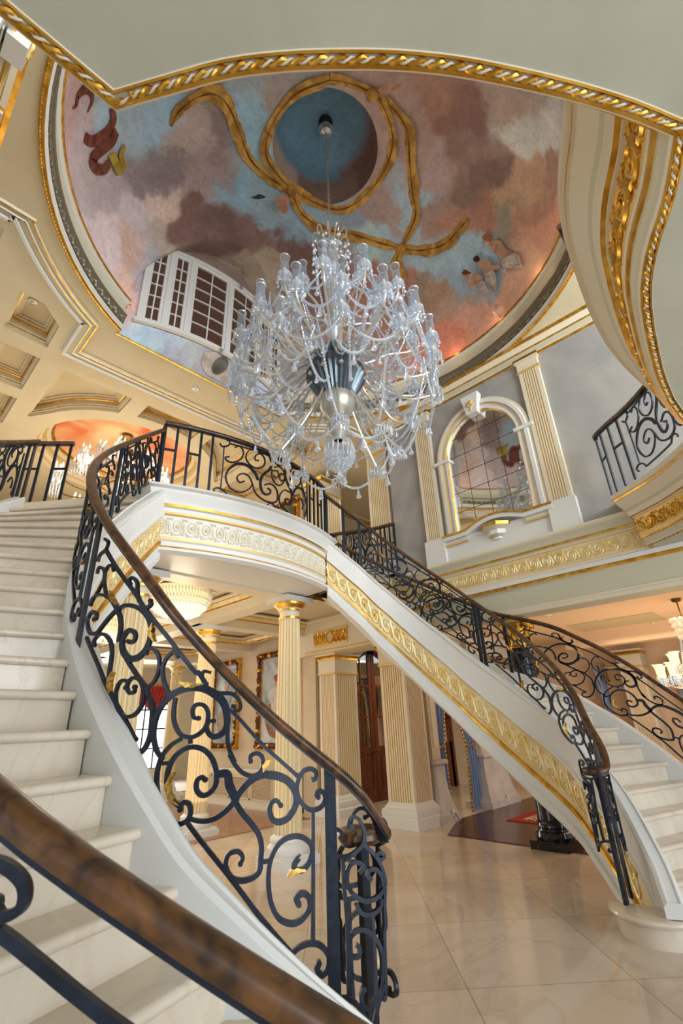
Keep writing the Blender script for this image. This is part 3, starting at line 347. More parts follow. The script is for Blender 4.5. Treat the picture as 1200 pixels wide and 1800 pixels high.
FIGURES=[('body',(196,156,134),[(6.112,1.899,9.357),(6.113,1.855,9.332),(6.113,1.812,9.307),(6.111,1.772,9.27),(6.124,1.741,9.24),(6.134,1.713,9.199),(6.153,1.695,9.165),(6.171,1.69,9.129),(6.192,1.693,9.092),(6.214,1.688,9.056),(6.227,1.661,9.004),(6.234,1.625,8.945),(6.237,1.596,8.896),(6.24,1.578,8.866),(6.241,1.567,8.847),(6.248,1.573,8.845),(6.26,1.603,8.859),(6.278,1.65,8.89),(6.285,1.693,8.914),(6.292,1.733,8.948),(6.296,1.771,8.983),(6.297,1.8,8.999),(6.31,1.822,8.993),(6.328,1.837,8.977),(6.339,1.847,8.973),(6.329,1.845,8.986),(6.312,1.838,9.011),(6.293,1.839,9.046),(6.277,1.86,9.099),(6.251,1.888,9.153),(6.233,1.91,9.207),(6.209,1.912,9.233),(6.192,1.909,9.259),(6.176,1.905,9.286),(6.157,1.904,9.312),(6.131,1.9,9.33)]),('face',(206,166,144),[(6.067,1.974,9.43),(6.075,1.945,9.412),(6.076,1.913,9.384),(6.084,1.892,9.364),(6.103,1.886,9.35),(6.115,1.886,9.325),(6.133,1.896,9.319),(6.14,1.915,9.314),(6.145,1.942,9.318),(6.151,1.965,9.334),(6.14,1.976,9.346),(6.13,1.985,9.369),(6.112,1.987,9.383),(6.097,1.985,9.398),(6.082,1.98,9.414)]),('hair',(165,115,60),[(6.022,1.959,9.455),(6.012,1.933,9.451),(6.002,1.907,9.448),(6.002,1.884,9.441),(6.009,1.864,9.421),(6.025,1.847,9.398),(6.04,1.836,9.374),(6.051,1.831,9.35),(6.067,1.835,9.335),(6.084,1.844,9.329),(6.092,1.856,9.325),(6.1,1.875,9.33),(6.098,1.894,9.338),(6.088,1.918,9.358),(6.076,1.945,9.389),(6.06,1.963,9.411),(6.052,1.969,9.434),(6.033,1.963,9.44)]),('drape',(205,195,190),[(6.217,1.561,8.831),(6.227,1.542,8.779),(6.237,1.523,8.728),(6.243,1.511,8.677),(6.259,1.514,8.643),(6.271,1.524,8.609),(6.28,1.53,8.577),(6.293,1.525,8.545),(6.294,1.513,8.506),(6.3,1.519,8.495),(6.306,1.551,8.52),(6.324,1.603,8.58),(6.338,1.657,8.641),(6.351,1.718,8.702),(6.359,1.781,8.762),(6.36,1.828,8.816),(6.355,1.85,8.865),(6.343,1.854,8.908),(6.324,1.847,8.933),(6.304,1.834,8.949),(6.293,1.815,8.965),(6.28,1.779,8.963),(6.256,1.715,8.925),(6.237,1.637,8.878)]),('body',(196,156,134),[(6.261,2.267,9.294),(6.265,2.236,9.277),(6.262,2.203,9.252),(6.264,2.171,9.236),(6.262,2.136,9.222),(6.258,2.101,9.208),(6.259,2.071,9.192),(6.269,2.049,9.173),(6.276,2.031,9.142),(6.286,2.017,9.111),(6.305,2.012,9.087),(6.319,2.008,9.053),(6.33,1.995,9.022),(6.334,1.962,8.995),(6.328,1.918,8.962),(6.328,1.888,8.936),(6.341,1.879,8.914),(6.346,1.879,8.882),(6.36,1.896,8.877),(6.363,1.929,8.892),(6.374,1.98,8.933),(6.38,2.032,8.965),(6.388,2.091,8.984),(6.405,2.157,9.011),(6.408,2.202,9.034),(6.391,2.211,9.056),(6.375,2.203,9.092),(6.352,2.198,9.118),(6.339,2.212,9.15),(6.327,2.23,9.181),(6.314,2.247,9.212),(6.294,2.254,9.236),(6.281,2.262,9.269)]),('hair',(60,35,30),[(6.2,2.265,9.35),(6.194,2.237,9.346),(6.187,2.208,9.343),(6.19,2.187,9.335),(6.196,2.17,9.305),(6.219,2.162,9.279),(6.234,2.162,9.255),(6.249,2.176,9.249),(6.256,2.197,9.243),(6.259,2.22,9.249),(6.256,2.243,9.267),(6.25,2.268,9.296),(6.239,2.282,9.317),(6.227,2.283,9.33),(6.21,2.273,9.335)]),('drape',(205,195,190),[(6.393,2.197,9.016),(6.382,2.134,8.998),(6.362,2.069,8.971),(6.364,2.027,8.947),(6.374,2.011,8.897),(6.406,2.017,8.849),(6.431,2.03,8.793),(6.461,2.053,8.735),(6.491,2.086,8.676),(6.513,2.12,8.649),(6.519,2.155,8.672),(6.515,2.191,8.726),(6.502,2.216,8.773),(6.491,2.23,8.812),(6.479,2.237,8.853),(6.465,2.237,8.895),(6.44,2.227,8.932),(6.412,2.211,8.97)]),('drape',(205,195,190),[(6.345,1.896,8.838),(6.341,1.856,8.804),(6.337,1.817,8.769),(6.333,1.791,8.733),(6.35,1.792,8.71),(6.359,1.805,8.677),(6.377,1.825,8.671),(6.379,1.847,8.678),(6.389,1.876,8.712),(6.385,1.895,8.74),(6.375,1.9,8.771),(6.36,1.898,8.804)]),('body',(196,156,134),[(6.326,2.431,9.194),(6.339,2.375,9.15),(6.353,2.321,9.105),(6.367,2.28,9.068),(6.374,2.256,9.029),(6.39,2.248,9.007),(6.399,2.248,8.985),(6.406,2.256,8.972),(6.413,2.275,8.968),(6.42,2.306,8.972),(6.43,2.36,8.991),(6.433,2.425,9.01),(6.439,2.481,9.03),(6.445,2.515,9.033),(6.455,2.539,9.038),(6.452,2.552,9.046),(6.437,2.559,9.078),(6.41,2.555,9.114),(6.389,2.542,9.151),(6.368,2.512,9.171),(6.347,2.471,9.183)]),('face',(196,156,134),[(6.291,2.555,9.261),(6.299,2.53,9.244),(6.306,2.504,9.226),(6.32,2.49,9.215),(6.328,2.487,9.194),(6.341,2.494,9.179),(6.347,2.503,9.166),(6.357,2.521,9.171),(6.353,2.537,9.169),(6.353,2.553,9.187),(6.339,2.558,9.209),(6.315,2.556,9.235)]),('hair',(120,45,30),[(6.267,2.559,9.286),(6.255,2.53,9.284),(6.25,2.505,9.29),(6.248,2.481,9.284),(6.258,2.46,9.265),(6.271,2.441,9.234),(6.286,2.427,9.213),(6.295,2.412,9.192),(6.307,2.403,9.181),(6.31,2.403,9.17),(6.313,2.424,9.176),(6.314,2.457,9.191),(6.313,2.487,9.206),(6.305,2.51,9.214),(6.302,2.533,9.231),(6.291,2.547,9.241),(6.288,2.557,9.261),(6.277,2.558,9.274)]),('drape',(205,195,190),[(6.438,2.551,9.007),(6.43,2.512,9.005),(6.421,2.474,9.003),(6.414,2.428,8.991),(6.411,2.365,8.972),(6.402,2.292,8.935),(6.402,2.244,8.903),(6.415,2.232,8.872),(6.43,2.241,8.838),(6.448,2.262,8.822),(6.455,2.289,8.817),(6.464,2.329,8.829),(6.466,2.374,8.851),(6.46,2.428,8.893),(6.453,2.49,8.954)]),('drape',(205,195,190),[(6.467,2.379,8.83),(6.448,2.332,8.831),(6.436,2.288,8.839),(6.43,2.252,8.826),(6.439,2.229,8.778),(6.461,2.217,8.718),(6.475,2.201,8.66),(6.485,2.178,8.623),(6.485,2.152,8.588),(6.481,2.14,8.561),(6.493,2.159,8.567),(6.501,2.193,8.58),(6.499,2.226,8.595),(6.503,2.263,8.628),(6.505,2.301,8.67),(6.496,2.331,8.706),(6.493,2.353,8.752),(6.48,2.366,8.791)]),('drape',(215,180,165),[(6.525,2.38,8.637),(6.532,2.34,8.584),(6.531,2.298,8.524),(6.531,2.248,8.456),(6.524,2.174,8.364),(6.515,2.093,8.264),(6.505,2.046,8.171),(6.517,2.062,8.097),(6.531,2.111,8.031),(6.549,2.157,8.017),(6.552,2.175,8.067),(6.55,2.187,8.162),(6.554,2.213,8.265),(6.554,2.27,8.358),(6.558,2.343,8.459),(6.553,2.393,8.537),(6.546,2.403,8.583),(6.539,2.393,8.614)]),('cherub',(190,146,126),[(3.173,4.385,10.11),(3.201,4.34,10.115),(3.224,4.289,10.11),(3.244,4.251,10.115),(3.251,4.224,10.121),(3.246,4.198,10.117),(3.251,4.181,10.12),(3.269,4.161,10.12),(3.293,4.144,10.118),(3.322,4.141,10.123),(3.345,4.144,10.115),(3.377,4.166,10.124),(3.405,4.195,10.119),(3.444,4.247,10.118),(3.485,4.311,10.112),(3.511,4.37,10.112),(3.507,4.408,10.102),(3.494,4.445,10.109),(3.466,4.461,10.1),(3.438,4.47,10.106),(3.401,4.463,10.107),(3.366,4.45,10.108),(3.332,4.421,10.102),(3.304,4.39,10.107),(3.275,4.369,10.109),(3.241,4.366,10.108),(3.205,4.373,10.104)]),('bird',(60,60,65),[(2.868,4.601,10.065),(2.885,4.573,10.068),(2.902,4.545,10.071),(2.917,4.52,10.074),(2.925,4.498,10.078),(2.931,4.478,10.081),(2.945,4.459,10.082),(2.985,4.441,10.088),(3.033,4.424,10.091),(3.064,4.422,10.095),(3.062,4.442,10.09),(3.042,4.477,10.086),(3.02,4.51,10.083),(3.0,4.534,10.082),(2.975,4.549,10.073),(2.952,4.568,10.074),(2.924,4.579,10.067),(2.894,4.587,10.061)]),('cherub',(186,142,122),[(3.281,2.044,10.073),(3.299,2.003,10.081),(3.313,1.959,10.076),(3.333,1.914,10.069),(3.367,1.862,10.06),(3.413,1.811,10.061),(3.445,1.772,10.048),(3.467,1.755,10.046),(3.481,1.753,10.042),(3.49,1.766,10.049),(3.484,1.797,10.055),(3.469,1.843,10.06),(3.456,1.885,10.065),(3.451,1.921,10.069),(3.449,1.954,10.074),(3.445,1.983,10.08),(3.433,2.006,10.076),(3.42,2.025,10.074),(3.405,2.038,10.075),(3.39,2.042,10.079),(3.369,2.037,10.073),(3.351,2.037,10.08),(3.327,2.037,10.074),(3.306,2.042,10.08)])]
SNAKE=[((120,65,45),(1,5,1),[(0.189,4.39,8.533),(0.192,4.39,8.546),(0.195,4.391,8.559),(0.198,4.391,8.571),(0.201,4.392,8.584),(0.204,4.392,8.597),(0.207,4.393,8.61),(0.209,4.393,8.624),(0.21,4.385,8.625),(0.211,4.384,8.638),(0.21,4.375,8.64),(0.209,4.373,8.655),(0.207,4.364,8.657),(0.204,4.355,8.659),(0.201,4.345,8.662),(0.198,4.335,8.664),(0.196,4.324,8.667),(0.195,4.313,8.669),(0.195,4.31,8.684),(0.197,4.305,8.698),(0.2,4.298,8.713),(0.203,4.291,8.728),(0.207,4.284,8.742),(0.212,4.284,8.769),(0.217,4.277,8.784),(0.222,4.271,8.798),(0.228,4.274,8.824),(0.234,4.272,8.837),(0.24,4.272,8.85),(0.247,4.281,8.875),(0.255,4.283,8.887),(0.263,4.286,8.898),(0.272,4.298,8.922),(0.28,4.304,8.933),(0.288,4.311,8.944),(0.296,4.318,8.954),(0.303,4.327,8.965),(0.309,4.337,8.975),(0.315,4.341,8.973),(0.322,4.353,8.983),(0.328,4.366,8.992),(0.334,4.373,8.989),(0.339,4.388,8.999),(0.343,4.397,8.995),(0.347,4.407,8.992),(0.35,4.419,8.989),(0.352,4.431,8.986),(0.353,4.446,8.982),(0.353,4.454,8.966),(0.352,4.464,8.95),(0.352,4.482,8.946),(0.35,4.493,8.931),(0.349,4.503,8.915),(0.348,4.514,8.899),(0.347,4.524,8.883)]),((125,65,50),(3,6.5,5),[(0.576,4.511,9.293),(0.584,4.519,9.289),(0.594,4.533,9.297),(0.604,4.547,9.305),(0.614,4.561,9.312),(0.623,4.568,9.308),(0.632,4.583,9.316),(0.64,4.593,9.312),(0.647,4.61,9.319),(0.652,4.623,9.315),(0.655,4.638,9.31),(0.658,4.655,9.305),(0.658,4.667,9.288),(0.659,4.687,9.283),(0.658,4.7,9.266),(0.657,4.721,9.261),(0.654,4.735,9.245),(0.651,4.748,9.229),(0.647,4.76,9.213),(0.642,4.772,9.198),(0.637,4.784,9.183),(0.629,4.789,9.156),(0.622,4.801,9.142),(0.615,4.813,9.127),(0.606,4.816,9.102),(0.598,4.826,9.088),(0.589,4.828,9.063),(0.58,4.829,9.038),(0.572,4.836,9.025),(0.563,4.835,9.001),(0.555,4.841,8.988),(0.545,4.838,8.964),(0.536,4.842,8.952),(0.527,4.838,8.929),(0.518,4.84,8.917),(0.508,4.833,8.894),(0.5,4.833,8.883),(0.49,4.824,8.86),(0.481,4.82,8.85),(0.472,4.815,8.839),(0.464,4.809,8.829),(0.455,4.802,8.82),(0.445,4.787,8.798),(0.436,4.779,8.788),(0.428,4.773,8.778),(0.419,4.766,8.768)]),((115,60,45),(5,6.5,5),[(0.74,4.753,9.331),(0.739,4.763,9.315),(0.74,4.78,9.311),(0.741,4.79,9.294),(0.742,4.807,9.29),(0.743,4.824,9.285),(0.743,4.834,9.269),(0.743,4.851,9.265),(0.741,4.861,9.25),(0.739,4.87,9.235),(0.734,4.878,9.22),(0.729,4.887,9.206),(0.723,4.895,9.193),(0.717,4.903,9.179),(0.71,4.91,9.166),(0.703,4.918,9.152),(0.694,4.918,9.128),(0.688,4.926,9.114),(0.681,4.934,9.101),(0.675,4.942,9.087),(0.667,4.942,9.063),(0.66,4.951,9.049),(0.652,4.951,9.025),(0.645,4.96,9.011),(0.638,4.96,8.987),(0.632,4.968,8.973),(0.627,4.975,8.96),(0.622,4.982,8.946),(0.619,4.989,8.933),(0.615,4.988,8.908),(0.612,4.995,8.894),(0.61,5.002,8.88),(0.608,5.008,8.867),(0.608,5.022,8.864),(0.608,5.026,8.85),(0.609,5.03,8.836),(0.612,5.039,8.834),(0.617,5.048,8.831),(0.623,5.055,8.829),(0.63,5.07,8.837),(0.638,5.076,8.834),(0.648,5.088,8.843),(0.658,5.099,8.851),(0.668,5.109,8.86),(0.677,5.118,8.869),(0.687,5.125,8.878),(0.697,5.13,8.888),(0.707,5.133,8.897),(0.719,5.143,8.918),(0.73,5.144,8.929),(0.742,5.151,8.95),(0.754,5.157,8.972),(0.764,5.155,8.983),(0.772,5.152,8.994),(0.781,5.157,9.016),(0.787,5.154,9.028),(0.792,5.15,9.041),(0.795,5.145,9.054),(0.798,5.139,9.068),(0.801,5.133,9.081),(0.802,5.119,9.084),(0.804,5.113,9.098),(0.807,5.107,9.111),(0.81,5.101,9.125)]),((165,140,45),(6,5,3),[(0.797,4.999,9.193),(0.806,5.006,9.19),(0.817,5.02,9.197),(0.828,5.034,9.204),(0.837,5.041,9.2),(0.848,5.056,9.207),(0.859,5.07,9.214),(0.868,5.077,9.211),(0.878,5.09,9.218),(0.887,5.096,9.215),(0.896,5.11,9.222),(0.905,5.117,9.218),(0.914,5.132,9.226),(0.922,5.139,9.222),(0.93,5.146,9.219),(0.938,5.159,9.227),(0.945,5.162,9.224),(0.953,5.172,9.233),(0.959,5.171,9.232),(0.965,5.174,9.242),(0.972,5.174,9.253),(0.979,5.173,9.265),(0.984,5.162,9.266),(0.989,5.158,9.279),(0.993,5.153,9.292),(0.997,5.148,9.305),(0.997,5.136,9.308),(0.995,5.125,9.311),(0.99,5.115,9.315),(0.983,5.106,9.319),(0.974,5.096,9.324),(0.962,5.08,9.317),(0.951,5.07,9.323),(0.938,5.053,9.317),(0.927,5.035,9.311),(0.918,5.023,9.316),(0.912,5.011,9.32),(0.908,4.997,9.325),(0.905,4.983,9.329),(0.905,4.974,9.344),(0.904,4.958,9.349),(0.905,4.949,9.364),(0.905,4.932,9.368),(0.907,4.922,9.384),(0.906,4.906,9.388),(0.907,4.897,9.403)])]
CAGE=[([(0.151,1.1446),(0.188,1.1642),(0.1197,1.1807),(0.0482,1.1617),(0.028,1.1268),(0.0772,1.0961),(0.1958,1.0791),(0.3368,1.0907),(0.4496,1.1224),(0.4746,1.1624),(0.4268,1.205),(0.356,1.2225),(0.2909,1.2137),(0.2705,1.1934),(0.3142,1.1847)],(0.0163,0.0178,0.0148)),([(0.1872,1.0792),(0.1933,0.9828),(0.2184,0.8446),(0.2077,0.6321)],(0.0178,0.0178,0.0178)),([(0.3879,1.0182),(0.4444,1.0382),(0.3675,1.0577),(0.2693,1.0484),(0.2299,1.0058),(0.2589,0.9673),(0.3489,0.9366),(0.4682,0.9222),(0.6193,0.9303),(0.7221,0.9625),(0.7032,1.0122),(0.6393,1.0551),(0.5525,1.0893),(0.4668,1.1168)],(0.0178,0.0193,0.0163)),([(0.5422,0.9891),(0.4919,1.0052),(0.5225,1.026),(0.6101,1.0221),(0.6773,0.9941),(0.6895,0.9595)],(0.0193,0.0178,0.0163)),([(0.3089,0.7849),(0.3492,0.7746),(0.3368,0.7492),(0.2551,0.752),(0.2263,0.7785),(0.2639,0.817),(0.3835,0.8305),(0.5158,0.8076),(0.6158,0.7532),(0.6251,0.6963),(0.5669,0.6378),(0.4757,0.6013),(0.3769,0.5937),(0.3501,0.6273),(0.3778,0.6465)],(0.0163,0.0193,0.0178)),([(0.1389,0.5776),(0.152,0.5576),(0.0605,0.5638),(0.0328,0.5961),(0.1133,0.6263),(0.2373,0.6192),(0.3435,0.5872),(0.4163,0.5441)],(0.0163,0.0178,0.0178)),([(0.7196,0.953),(0.6972,0.8926),(0.6977,0.8325),(0.6692,0.8027),(0.6561,0.7154),(0.6414,0.6234),(0.6179,0.6088)],(0.0178,0.0178,0.0148)),([(0.3289,0.9187),(0.3924,0.8843),(0.5117,0.8754),(0.6305,0.8921),(0.6683,0.9179)],(0.0163,0.0178,0.0163)),([(0.5289,0.8748),(0.5287,0.6606),(0.5201,0.5391)],(0.0148,0.0148,0.0148)),([(0.6784,1.0832),(0.6113,1.0715),(0.671,1.0535),(0.7387,1.0652),(0.6784,1.0832)],(0.0163,0.0163,0.0163)),([(0.4801,0.541),(0.5598,0.6095),(0.6491,0.652)],(0.0163,0.0163,0.0163))]
AX = 3.43; RIS = .18; FL2 = 4.14
mirror = lambda pts: [(2*AX-p[0],)+tuple(p[1:]) for p in pts]
# ================================================================ floor and ground-floor shell
struct_plate = plate('floor', [(-7,-7),(15,-7),(15,19),(-7,19)], [], 0, 'floor_marble')
mb = MB(); mb.prism([(7.15,-3),(13.9,-3),(13.9,5.35),(8.3,5.35),(7.75,5.12),(7.15,4.85)], .001, .012, 'parquet_dark'); struct(mb, 'floor_parquet')
mb = MB(); mb.prism([(-1.0,7.75),(7.0,7.75),(7.0,12.6),(-1.0,12.6)], .001, .010, 'parquet_light'); struct(mb, 'floor_parquet')
def crown(path, z, name, mts=None, parent=None):
    mb = MB(); mb.sweep([(x,y,z) for x,y in path], [(0,-.16),(.02,-.15),(.02,-.12),(.07,-.06),(.07,-.045),(.12,-.02),(.12,0),(0,0)], mts or ['trim_cream','gold_leaf','gold_leaf','gold_paint','trim_cream','trim_cream','trim_cream']); return struct(mb, name, parent)
# walls on the ground floor
mb = MB(); mb.box((7.3,7.9,0),(8.38,8.3,3.6),'plaster_warm'); mb.box((9.98,7.9,0),(14.2,8.3,3.6),'plaster_warm')
import itertools
arc = [(9.18+.80*cos(a), 2.47+.80*sin(a)) for a in [pi*i/16 for i in range(17)]]
for i in range(16):
    (x0,z0),(x1,z1) = arc[i], arc[i+1]
    mb.add([(x0,7.9,z0),(x1,7.9,z1),(x1,7.9,3.6),(x0,7.9,3.6),(x0,8.3,z0),(x1,8.3,z1)], [(0,1,2,3),(0,4,5,1)], 'plaster_warm')
struct(mb, 'wall_corridor')
mb = MB(); mb.box((7.5,8.3,0),(7.8,12.9,3.75),'plaster_warm'); struct(mb, 'wall_gallery')
mb = MB(); mb.box((-6,18,0),(15,18.3,4),'plaster_warm'); struct(mb, 'wall_far')
mb = MB(); mb.box((-6.3,5.5,0),(-6,18,4),'plaster_warm'); struct(mb, 'wall_left_far')
mb = MB(); mb.box((13.9,-3,0),(14.2,8,3.6),'peach_paint'); struct(mb, 'wall_dining')
# wall piers between dining room and corridor, with moulded pedestals
for nm, x0, x1, lab in (('a',7.85,8.10,'first'),('b',9.56,10.42,'second')):
    mb = MB(); mb.box((x0,5.46,0),(x1,5.72,3.3),'plaster_warm'); mb.box((x0+.06,5.44,1.15),(x1-.06,5.462,3.0),'trim_cream'); struct(mb, 'wall_dining_pier')
def pedestal(x0, x1, y0, y1, label):
    t = thing('pedestal', label, 'pedestal', 'flared pedestals of the dining room openings', ((x0+x1)/2,(y0+y1)/2,0))
    cx, cy = (x0+x1)/2, (y0+y1)/2; hx, hy = (x1-x0)/2, (y1-y0)/2
    mb = MB(); prof = [(.13,0),(.13,.12),(.10,.14),(.05,.30),(.01,.5),(0,.7),(0,.86)]
    q = [(x0,y0),(x1,y0),(x1,y1),(x0,y1)]
    mb.sweep([(a,b,0) for a,b in q], [(o,z) for o,z in prof], 'stone_pale', closed=True); mb.build('body', t)
    mb = MB(); mb.sweep([(a,b,0) for a,b in q], [(0,.86),(.05,.88),(.05,.92),(.02,.95),(-.2,.95)], 'stone_pale', closed=True); mb.build('cap', t); return t
p1 = pedestal(7.86,8.14,5.42,5.74,'flared grey pedestal standing against the right flank of the fluted pier')
mb = MB(); mb.box((8.02,5.275,.1),(8.08,5.29,.19),'plastic_white'); mb.build('wall_outlet', p1); mb = MB(); mb.tube(catmull([(8.05,5.27,.14),(8.09,5.22,.05),(8.18,5.2,.014),(7.98,5.15,.014)],6), .006, 'black_plastic'); mb.build('cord', p1)
p2 = pedestal(9.53,10.45,5.42,5.74,'wide flared grey pedestal between two tied-back blue curtains')
mb = MB(); mb.box((10.0,5.275,.08),(10.07,5.29,.19),'plastic_white'); mb.build('wall_outlet', p2)
# slab of the upper floor
bow = [(2.06+2.74*i/20, 4.92-.30*(1-((2.06+2.74*i/20-AX)/1.37)**2)) for i in range(21)]
slab = bow+[(5.84,6.2),(6.0,6.36),(6.9,5.45),(7.2,5.40),(14.2,5.40),(14.2,18),(-6,18),(-6,5.5),(-.35,5.5),(.6,6.5),(1.02,6.2)]
mb = MB(); mb.prism(slab, 3.75, FL2, 'ceiling_cream', False); struct(mb, 'floor_upper_edge')
plate('floor_upper', slab, [], FL2, 'stair_marble'); 
bs = [(-5.9,6.6),(14,6.6),(14,17.9),(-5.9,17.9)]
plate('ceiling_lower_hall', slab, [], 3.75, 'ceiling_cream')
# beams of the lower hall ceiling
def beam(name, a, b):
    mb = MB(); mb.box((a[0],a[1],3.40),(b[0],b[1],3.75),'trim_cream'); return struct(mb, name)
for i, x in enumerate((2.33,4.67)):
    beam('ceiling_beam', (x-.17,5.48,0), (x+.17,17.9,0))
for i, y in enumerate((5.65,8.2,10.7,13.3)):
    beam('ceiling_beam', (-1.5 if y > 6 else 2.15,y-.17,0), (7.5 if y > 6 else 4.85,y+.17,0))
for x0, x1 in ((2.5,4.5),(4.84,7.2),(-.4,2.16)):
    for y0, y1 in ((5.82,8.03),(8.37,10.53),(10.87,13.13)):
        if x1 < 2.3 and y0 < 6: continue
        crown([(x0,y1),(x1,y1),(x1,y0),(x0,y0),(x0,y1),(x1,y1)][:5], 3.70, 'trim_coffer', ['trim_cream','gold_leaf','relief_gilt','gold_leaf','trim_cream','trim_cream','trim_cream'])
# soffit and entablature beam over the two piers with the gilded panel
mb = MB(); mb.box((7.12,5.4,2.97),(7.72,8.3,3.75),'trim_cream'); struct(mb, 'trim_pier_beam')
mb = MB(); mb.sweep([(7.12,5.40,2.97),(7.12,8.0,2.97)][::-1], [(0,0),(.05,0),(.05,.04),(.02,.07),(0,.07)], ['trim_cream','gold_paint','trim_cream','trim_cream']); struct(mb,'trim_pier_beam_edge')
# ================================================================ columns
def fluted_shaft(mb, c, r0, r1, z0, z1, nf=20, m1='trim_cream', m2='flute_gold'):
    rows = []
    for z, r in ((z0,r0),(z0+(z1-z0)*.35,r0*.99),(z1,r1)):
        row = []
        for i in range(nf):
            a = 2*pi*i/nf; da = 2*pi/nf
            for f, dr in ((0,0),(.42,0),(.55,.055),(.71,.085),(.87,.055)):
                rr = r*(1-dr); row.append((c[0]+rr*cos(a+f*da), c[1]+rr*sin(a+f*da), z))
        rows.append(row)
    n = nf*5
    for k in range(2):
        for i in range(n):
            j = (i+1) % n
            mb.add([rows[k][i],rows[k][j],rows[k+1][j],rows[k+1][i]], [(0,1,2,3)], m1 if i % 5 == 0 else m2)
def column(x, y, label, top=3.4, r=.185):
    t = thing('fluted_column', label, 'column', 'round fluted columns under the balcony', (x,y,0)); c = (x,y,0)
    mb = MB(); mb.box((x-.29,y-.29,0),(x+.29,y+.29,.1),'trim_white'); mb.box((x-.265,y-.265,.1),(x+.265,y+.265,.13),'trim_white'); mb.build('plinth', t)
    mb = MB(); mb.lathe([(.255,.13),(.27,.16),(.265,.2),(.235,.225),(.225,.25),(.235,.27),(.23,.30),(.2,.32),(r,.34)], c, 'trim_white', 32); mb.build('base', t)
    mb = MB(); fluted_shaft(mb, c, r, r*.84, .34, top-.33); mb.build('shaft', t)
    q = r*.84
    mb = MB(); mb.lathe([(q,top-.33),(q+.012,top-.32),(q+.012,top-.29),(q-.004,top-.28),(q-.004,top-.21),(q+.02,top-.2),(q+.02,top-.175),(q+.03,top-.16),(q+.085,top-.11),(q+.09,top-.08)], c, 'trim_cream', 32,
        mts=['trim_cream','gold_leaf','trim_cream','trim_cream','trim_cream','gold_leaf','trim_cream','gold_leaf','gold_leaf']); mb.build('capital', t)
    mb = MB(); mb.box((x-.26,y-.26,top-.08),(x+.26,y+.26,top),'trim_white'); mb.build('abacus', t)
    return t
column(4.67,5.62,'round fluted column standing free in front, right of the balustrade newel')
column(4.85,8.25,'round fluted column behind the iron scrolls, left of the framed portrait')
column(2.33,5.68,'round fluted column seen behind the curve of the left balustrade')
column(7.05,13.6,'far fluted column beside the bright window with red valance')
column(2.15,8.25,'fluted column deep in the lower hall, half hidden by the left stair')
def flute_rect(mb, x0, y0, x1, y1, z0, z1, n=9, m1='trim_cream', m2='flute_gold', faces='wesn', dep=.016):
    """square shaft with vertical flutes cut in its faces"""
    out = []
    def side(a, b, nrm, fl):
        L_ = hypot(b[0]-a[0],b[1]-a[1]); d = ((b[0]-a[0])/L_,(b[1]-a[1])/L_); out.append((a,0))
        if not fl: return
        mg = .055; p = (L_-2*mg)/n
        for i in range(n):
            for u, dd in ((mg+p*(i+.27),0),(mg+p*(i+.36),dep),(mg+p*(i+.64),dep),(mg+p*(i+.73),0)):
                out.append(((a[0]+d[0]*u-nrm[0]*dd, a[1]+d[1]*u-nrm[1]*dd), 1 if dd or u == mg+p*(i+.27) else 0))
    side((x0,y0),(x1,y0),(0,-1),'s' in faces); side((x1,y0),(x1,y1),(1,0),'e' in faces); side((x1,y1),(x0,y1),(0,1),'n' in faces); side((x0,y1),(x0,y0),(-1,0),'w' in faces)
    N_ = len(out)
    for i in range(N_):
        (a,f),(b,_) = out[i], out[(i+1)%N_]
        mb.add([(a[0],a[1],z0),(b[0],b[1],z0),(b[0],b[1],z1),(a[0],a[1],z1)], [(0,1,2,3)], m2 if f else m1)
def pier(x0, y0, x1, y1, z0, z1, label, name='fluted_pier', cat='pier', group='square fluted piers'):
    t = thing(name, label, cat, group, ((x0+x1)/2,(y0+y1)/2,z0)); e = .085
    P = lambda k: [(x0-k,y1+k),(x1+k,y1+k),(x1+k,y0-k),(x0-k,y0-k)][::-1]
    sw = lambda mb, pr, mt: mb.sweep([(a,b,z0) for a,b in P(0)], pr, mt, closed=True)
    mb = MB(); sw(mb, [(e+.03,0),(e+.03,.14),(e,.16)], 'trim_white'); mb.build('plinth', t)
    mb = MB(); sw(mb, [(e,.16),(e+.01,.2),(e,.26),(.05,.28),(.04,.31),(.015,.33),(0,.36)], 'trim_white'); mb.build('base', t)
    mb = MB(); flute_rect(mb, x0, y0, x1, y1, z0+.36, z1-.42); mb.build('shaft', t)
    mb = MB(); H_ = z1-z0; sw(mb, [(0,H_-.42),(.025,H_-.41),(.025,H_-.38),(.012,H_-.37),(.012,H_-.13),(.03,H_-.12),(.03,H_-.08),(.075,H_-.04),(.075,H_),(-.2,H_)],
        ['gold_paint','gold_paint','trim_cream','trim_cream','trim_cream','gold_leaf','gold_leaf','trim_cream','trim_cream']); mb.build('capital', t)
    return t
pier(7.22,5.46,7.74,6.02,0,2.97,'square fluted pier by the marble edge, right of the mahogany arched door')
pier(7.30,7.30,7.95,7.78,0,2.97,'square fluted pier against the corridor wall, left of the arched door')
pier(6.98,5.26,7.50,5.80,FL2,7.34,'upper fluted pier on the landing at the end of the mirror wall')
pier(7.30,7.60,8.0,8.2,FL2,7.34,'upper fluted pier behind the balcony railing, left of the white hall door')
